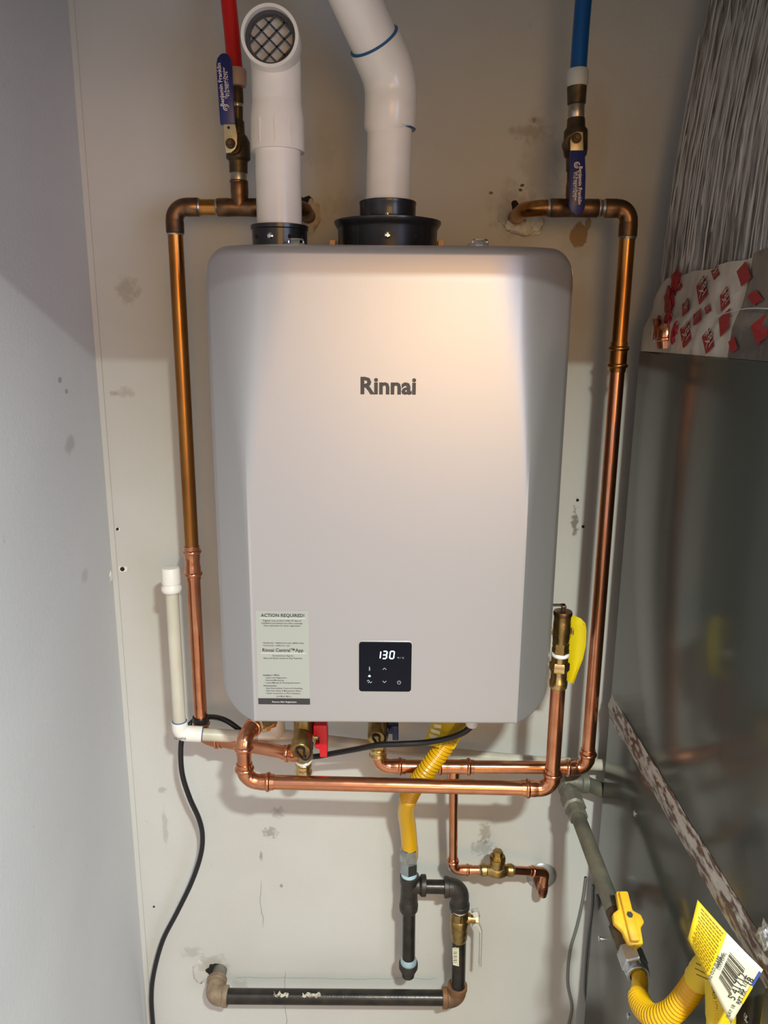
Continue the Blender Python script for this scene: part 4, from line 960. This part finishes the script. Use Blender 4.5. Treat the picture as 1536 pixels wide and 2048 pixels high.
def on_duct(px, py, off):
    # where the line of sight of a pixel meets the wrapped side
    d = CR @ V(((px-768)/F, -(py-1024)/F, -1.0)); best = None
    for i in range(400):
        u = i*.0016; y = YFB-.004-u; t = (y+DIST)/d.y; p = V((0, -DIST, EYE))+d*t; q = surf(u, p.z, off)
        e = abs(q.x-p.x)
        if best is None or e < best[0]: best = (e, u, p.z)
    return best[1], best[2]
# printed red diamonds (each with the rating number on it), laid on the tape
def diamond(px, py, wpx, hpx, lettered=True, skew=.35, off=.0088):
    u, z = on_duct(px, py, off)
    k1 = depth(py, YFB-u)/F; dz = hpx*k1*.95; e0 = surf(u, z, off); du_ = .02; e1 = surf(u+du_, z, off)
    def px_of(p):
        c = CR.transposed() @ (p-V((0, -DIST, EYE))); return 768+F*c.x/-c.z
    dz *= 1.05
    ww = wpx/max(.2, abs(px_of(e1)-px_of(e0)))*du_
    g_ = G(); pts = [(-.5, .10), (-.5, .12), (.1, -.5), (.5, -.12), (-.02, .5)]
    poly = [(-.50, .15), (.02, -.50), (.50, -.18), (-.05, .50)]
    V_ = [surf(u+a*ww, z+b*dz, off+.0013) for a, b in poly]
    g_.add((V_, [(0, 1, 2, 3)]))
    mi = [TAPERED, TAPEW]
    if lettered:
        n0 = surf(u, z, off+.0022); ux = (surf(u+.30*ww, z-.34*dz, off)-surf(u-.10*ww, z+.34*dz, off)); L_ = ux.length; ux.normalize(); uz = V((0, -ux.z, ux.y)).normalized()*1.0
        for s, o_ in (('181', .06), ('FX', -.24)):
            g_.add(text_geo(s, surf(u-.13*ww+o_*ww*.6, z+.26*dz+o_*dz*.25, off+.0022), ux, -uz if uz.z < 0 else uz, width=L_*.75, push=V((-1, 0, 0))), 1)
    g_.put('printed_mark', mi, dw, smooth=False)
for a in ((1405, 580, 27, 58), (1452, 598, 24, 50), (1374, 614, 18, 38), (1432, 545, 20, 30), (1397, 634, 22, 34), (1372, 668, 26, 58), (1418, 682, 28, 52), (1418, 618, 18, 20), (1356, 568, 24, 34)): diamond(*a)
for a in ((1450, 645, 30, 58), (1490, 548, 34, 50), (1512, 595, 36, 30), (1520, 660, 40, 60), (1468, 690, 22, 34)): diamond(*a, lettered=False, off=.0098)
# copper stub and crumpled tape behind the film at the corner
c = surf(*on_duct(1330, 664, .010), .010)
G().add(lathe(c-UZ*.022+V((.004, 0, 0)), c+UZ*.012, [(0, .012), (.3, .013), (.34, .0145), (.42, .0145), (.46, .0125), (.8, .0115), (1, .006)], 20)).put('copper_stub', COPPER, dw)
for (px, py, r, sd, m) in ((1313, 655, .012, 3, CRUSHED), (1336, 640, .010, 6, TAPERED), (1350, 658, .007, 8, TAPERED), (1308, 664, .009, 16, TAPEW), (1352, 565, .012, 12, TAPERED), (1338, 602, .013, 14, TAPERED), (1345, 676, .007, 18, TAPERED)):
    blob('crumpled_tape', surf(*on_duct(px, py, .010), .010), r, m, dw, sd, (.28, 1.1, 1.35), .7)

# ------------------------------------------------------------------ grey gas pipe along the furnace, its valve, connector and tags
gg_ = thing('grey_gas_pipe', 'dull grey gas pipe coming forward from the wall beside the furnace', 'gas pipe', P(1235, 1840, -.35))
s0 = P(1133, 1572, -.045); zg = s0.z
dE = P(1234, 1838, -.345); ax0 = s0; d_ = (dE-s0).normalized(); rg_ = R(35, 1830, -.345)
G().add(lathe(s0+V((0, .0445, 0)), s0+d_*.012, [(0, rg_*1.1), (.4, rg_*1.1), (.45, rg_*1.35), (1, rg_*1.35)])).add(hlathe(1125, 1562, 1176, 1566, -.045, [(1125, 34), (1160, 34), (1163, 40), (1174, 40), (1176, 36)])).put('tee', GALV_F, gg_)
G().add(lathe(P(1168, 1565, -.045), P(1232, 1592, -.038), [(0, R(29, 1570, -.04)), (1, R(29, 1570, -.04))])).put('branch_pipe', GALV, gg_)
G().add(lathe(s0+d_*.010, s0+d_*.085, [(0, rg_*1.2), (.1, rg_*1.42), (.28, rg_*1.42), (.32, rg_*1.25), (.36, rg_*1.62), (.66, rg_*1.62), (.70, rg_*1.3), (.92, rg_*1.25), (.94, rg_*1.36), (1, rg_*1.3)], 8)).put('union', GALV_F, gg_)
G().add(lathe(s0+d_*.07, dE, [(0, rg_), (1, rg_)], 28)).put('pipe', GALV, gg_)
gv2 = thing('gas_shutoff', 'dark gas shut-off with a yellow wing handle beside the furnace', 'valve', dE)
v0 = dE; v1 = P(1262, 1912, -.345-(P(1262, 1912, 0)-P(1262, 1912, 0)).length) if False else None
# keep following the line of the pipe: depth that meets pixel row 1912
def on_axis(py):
    lo, hi = 0.0, .7
    for _ in range(40):
        m_ = (lo+hi)/2; p = s0+d_*m_; c = CR.transposed() @ (p-V((0, -DIST, EYE))); y = 1024-F*c.y/-c.z
        if y < py: lo = m_
        else: hi = m_
    return s0+d_*lo
e1, e2, e3 = on_axis(1905), on_axis(1900), on_axis(1945)
G().add(lathe(dE-d_*.012, on_axis(1850), [(0, rg_*1.02), (1, rg_*1.0)], 24)).add(lathe(on_axis(1848), e1, [(0, rg_*.95), (.1, rg_*1.28), (.4, rg_*1.28), (.55, rg_*1.15), (.8, rg_*1.28), (1, rg_*1.2)], 10)).put('body', BRASS_OLD, gv2)
hc = on_axis(1868)+V((.004, -.002, .026)); tv = d_; sdv = V((1, 0, 0)); nz_ = V((0, -.45, .9)).normalized()
tv = (d_-nz_*d_.dot(nz_)).normalized(); sdv = tv.cross(nz_).normalized()
if sdv.x < 0: sdv = -sdv
hand = [(-.036, -.008), (-.036, .008), (-.010, .009), (-.004, .019), (.006, .021), (.013, .014), (.034, .012), (.036, -.009), (.016, -.012), (.006, -.021), (-.006, -.020), (-.012, -.010)]
G().add(prism([hc+tv*a+sdv*b+nz_*.006 for a, b in hand][::-1], -nz_*.012, .0022)).add(boxg(hc+nz_*.009, (.066, .013, .010), (tv, sdv, nz_), .003)).put('handle', YEL_H, gv2)
G().add(lathe(hc+nz_*.012, hc+nz_*.0155, [(0, .005), (1, .0045)], 6)).put('handle_screw', ZINC, gv2)
G().add(lathe(hc-nz_*.024, hc, [(0, .008), (1, .008)], 12)).put('stem', BRASS_OLD, gv2)
fh = thing('furnace_gas_connector', 'yellow ribbed flexible connector curving up from the steel nut at lower right', 'gas hose', e3)
G().add(lathe(e2, e3, [(0, rg_*1.05), (.08, rg_*1.42), (.75, rg_*1.42), (.8, rg_*1.28), (.97, rg_*1.28), (1, rg_*1.2), (1, rg_*.95), (.7, rg_*.9)], 6, .3)).add(
    lathe(on_axis(1938), on_axis(1952), [(0, rg_*1.1), (.1, rg_*1.22), (.9, rg_*1.22), (1, rg_*1.15), (1, rg_*.92), (.4, rg_*.9)], 28, cap=False)).put('flare_nut', ZINC, fh)
h0 = on_axis(1925)
hp = [h0, on_axis(1958), P(1278, 1998, -.475), P(1292, 2023, -.505), P(1315, 2034, -.53), P(1345, 2022, -.545), P(1372, 1993, -.555), P(1395, 1960, -.565), P(1412, 1938, -.575), P(1430, 1938, -.59), P(1438, 1970, -.60), P(1440, 2020, -.605), P(1443, 2080, -.61), P(1446, 2140, -.615)]
hr_ = R(45, 1990, -.53)
G().add(hose(hp, hr_*.98, .13, .97, .0062, .07, 18, 18, .22)).put('tube', YEL, fh)
# label sleeve wrapped over the hose and the big tag
def ring_sleeve(name, pts, r, mat, parent, amp=.06):
    p_ = smooth_path(pts, 5); rad = [r*(1+amp*mnoise.noise(V((i*.7, 0, 0)))) for i in range(len(p_))]
    return G().add(sweep(p_, rad, 14, cap=False)).put(name, mat, parent)
sl = ring_sleeve('label_sleeve', [P(1396, 1960, -.566), P(1412, 1936, -.576), P(1430, 1936, -.591), P(1439, 1968, -.601), P(1441, 2020, -.606), P(1444, 2080, -.611)], hr_*1.14, YEL_TAG, fh)
tx = G()
for (xa, ya, xb, yb) in ((1392, 1928, 1428, 1944), (1390, 1938, 1426, 1956), (1393, 1950, 1420, 1962)):
    a_, b_ = P(xa, ya, -.612), P(xb, yb, -.618); s_ = V((0, 0, .0012)); tx.add(prism([a_, b_, b_+s_, a_+s_], (0, .0006, 0)))
tx.add(text_geo('DO NOT REMOVE', P(1438, 2040, -.634), (P(1430, 1960, -.634)-P(1438, 2040, -.634)).normalized(), UX*-1, width=.05, bold=.02)); tx.put('printed_text', INK_B, sl, smooth=False)['kind'] = 'stuff'
bt = thing('warning_tag', 'large yellow and cream printed tag with barcode at lower right', 'tag', P(1450, 2030, -.63))
def tagpt(s, t):      # s along the tag's length (upper left to lower right), t across, bilinear between the four corners
    c00, c10, c11, c01 = P(1395, 1800, -.600), P(1526, 1940, -.655), P(1462, 2048, -.650), P(1375, 1878, -.612)
    p = c00.lerp(c10, s).lerp(c01.lerp(c11, s), t)
    return p + V((-.006, -.012, .003))*(math.sin(math.pi*t)*.5*(1-s)) + V((0, -.006, 0))*math.sin(math.pi*s)
def tagpart(name, s0, s1, mat, parent, n=10):
    vs, fs = [], []
    for i in range(n+1):
        for j in range(n+1): vs.append(tagpt(s0+(s1-s0)*i/n, j/n))
    m = len(vs); vs += [v+V((.0004, .0007, 0)) for v in vs]; st = n+1
    for i in range(n):
        for j in range(n):
            q = (i*st+j, i*st+j+1, (i+1)*st+j+1, (i+1)*st+j); fs += [q, tuple(x+m for x in q[::-1])]
    ring = [j for j in range(n)] + [i*st+n for i in range(n)] + [n*st+j for j in range(n, 0, -1)] + [i*st for i in range(n, 0, -1)]
    for a_, b_ in zip(ring, ring[1:]+ring[:1]): fs.append((a_, b_, b_+m, a_+m))
    return link_mesh(name, vs, fs, mat, parent, angle=180)
ty = tagpart('yellow_half', 0, .42, YEL_TAG, bt); tc_ = tagpart('cream_half', .42, 1.0, CARD, bt)
def tagstrip(g_, s0, s1, t0, t1, n=6):
    off = V((-.0004, -.0008, .0004)); a = [tagpt(s0+(s1-s0)*i/n, t0)+off for i in range(n+1)]; b = [tagpt(s0+(s1-s0)*i/n, t1)+off for i in range(n+1)]
    g_.add((a+b, [(i, i+1, n+2+i, n+1+i) for i in range(n)]))
random.seed(11)
tx = G()
for k in range(15):
    t = .05+.062*k; s = .05+random.random()*.04
    while s < .38:
        e = s+random.uniform(.02, .06); tagstrip(tx, s, min(e, .39), t, t+.022, 2); s = e+.008
tx.put('printed_text', INK_B, ty, smooth=False)['kind'] = 'stuff'
bc = G(); t = .20
while t < .74:
    w_ = random.choice((.008, .012, .022)); tagstrip(bc, .54, .76 if .3 < t < .66 else .80, t, t+w_); t += w_+random.choice((.010, .016, .022))
bc.put('barcode', INK, tc_, smooth=False)['kind'] = 'stuff'
tx = G()
def tagtext(s, sa, ta, sb, tb, bold=.0):
    a_, b_ = tagpt(sa, ta), tagpt(sb, tb); d = (b_-a_); L_ = d.length; d.normalize()
    nrm = (tagpt(sa+.1, ta)-a_).cross(tagpt(sa, ta+.1 if ta < .8 else ta-.1)-a_).normalized()
    if nrm.y > 0: nrm = -nrm
    upv = nrm.cross(d).normalized(); tx.add(text_geo(s, a_+nrm*.0012, d, upv, width=L_, bold=bold, push=nrm))
tagtext('1/2 O.D. FLARE', .465, .92, .465, .40); tagtext('WARNING', .488, .62, .488, .30, .02); tagtext('COUPLING', .512, .60, .512, .26); tagtext('5 41712', .872, .70, .855, .24)
tagtext('05 1/2"', .922, .52, .912, .26, .01); tagtext('RPT FX', .965, .66, .955, .42, .01); tagtext('18', .972, .30, .969, .20, .01); tagtext('PLAY 18', .925, .98, .920, .74)
tx.put('printed_text', INK, tc_, smooth=False)['kind'] = 'stuff'
be = G(); tagstrip(be, .965, .998, .05, .30); be.put('blue_print', BLUEINK, tc_, smooth=False)
ye = G(); tagstrip(ye, .96, 1.0, .32, .62); ye.put('yellow_edge', YEL_TAG, tc_, smooth=False)
# wires hanging at the corner
wires = [([(1172, 1757), (1166, 1800), (1155, 1850), (1140, 1905), (1136, 1965), (1144, 2010), (1140, 2040), (1124, 2100)], -.005, GREYW, .0028, 'grey wire hanging nearest the gas pipes on the wall, leftmost of three at the corner'),
         ([(1186, 1770), (1184, 1820), (1176, 1880), (1171, 1940), (1170, 1985), (1176, 2030), (1168, 2100)], -.012, GREYW, .0026, 'thin grey wire hanging straight in the corner between its two neighbours'),
         ([(1196, 1790), (1200, 1830), (1203, 1880), (1206, 1925), (1198, 1965), (1184, 2005), (1187, 2040), (1200, 2100)], -.088, CORD, .0034, 'black wire bowed over the furnace\'s back edge, rightmost of three at the corner')]
for pts, Y, m, r, lb in wires:
    tag(G().add(sweep(smooth_path([P(x, y, Y) for x, y in pts], 5), r, 8)).put('hanging_wire', m), lb, 'wire')
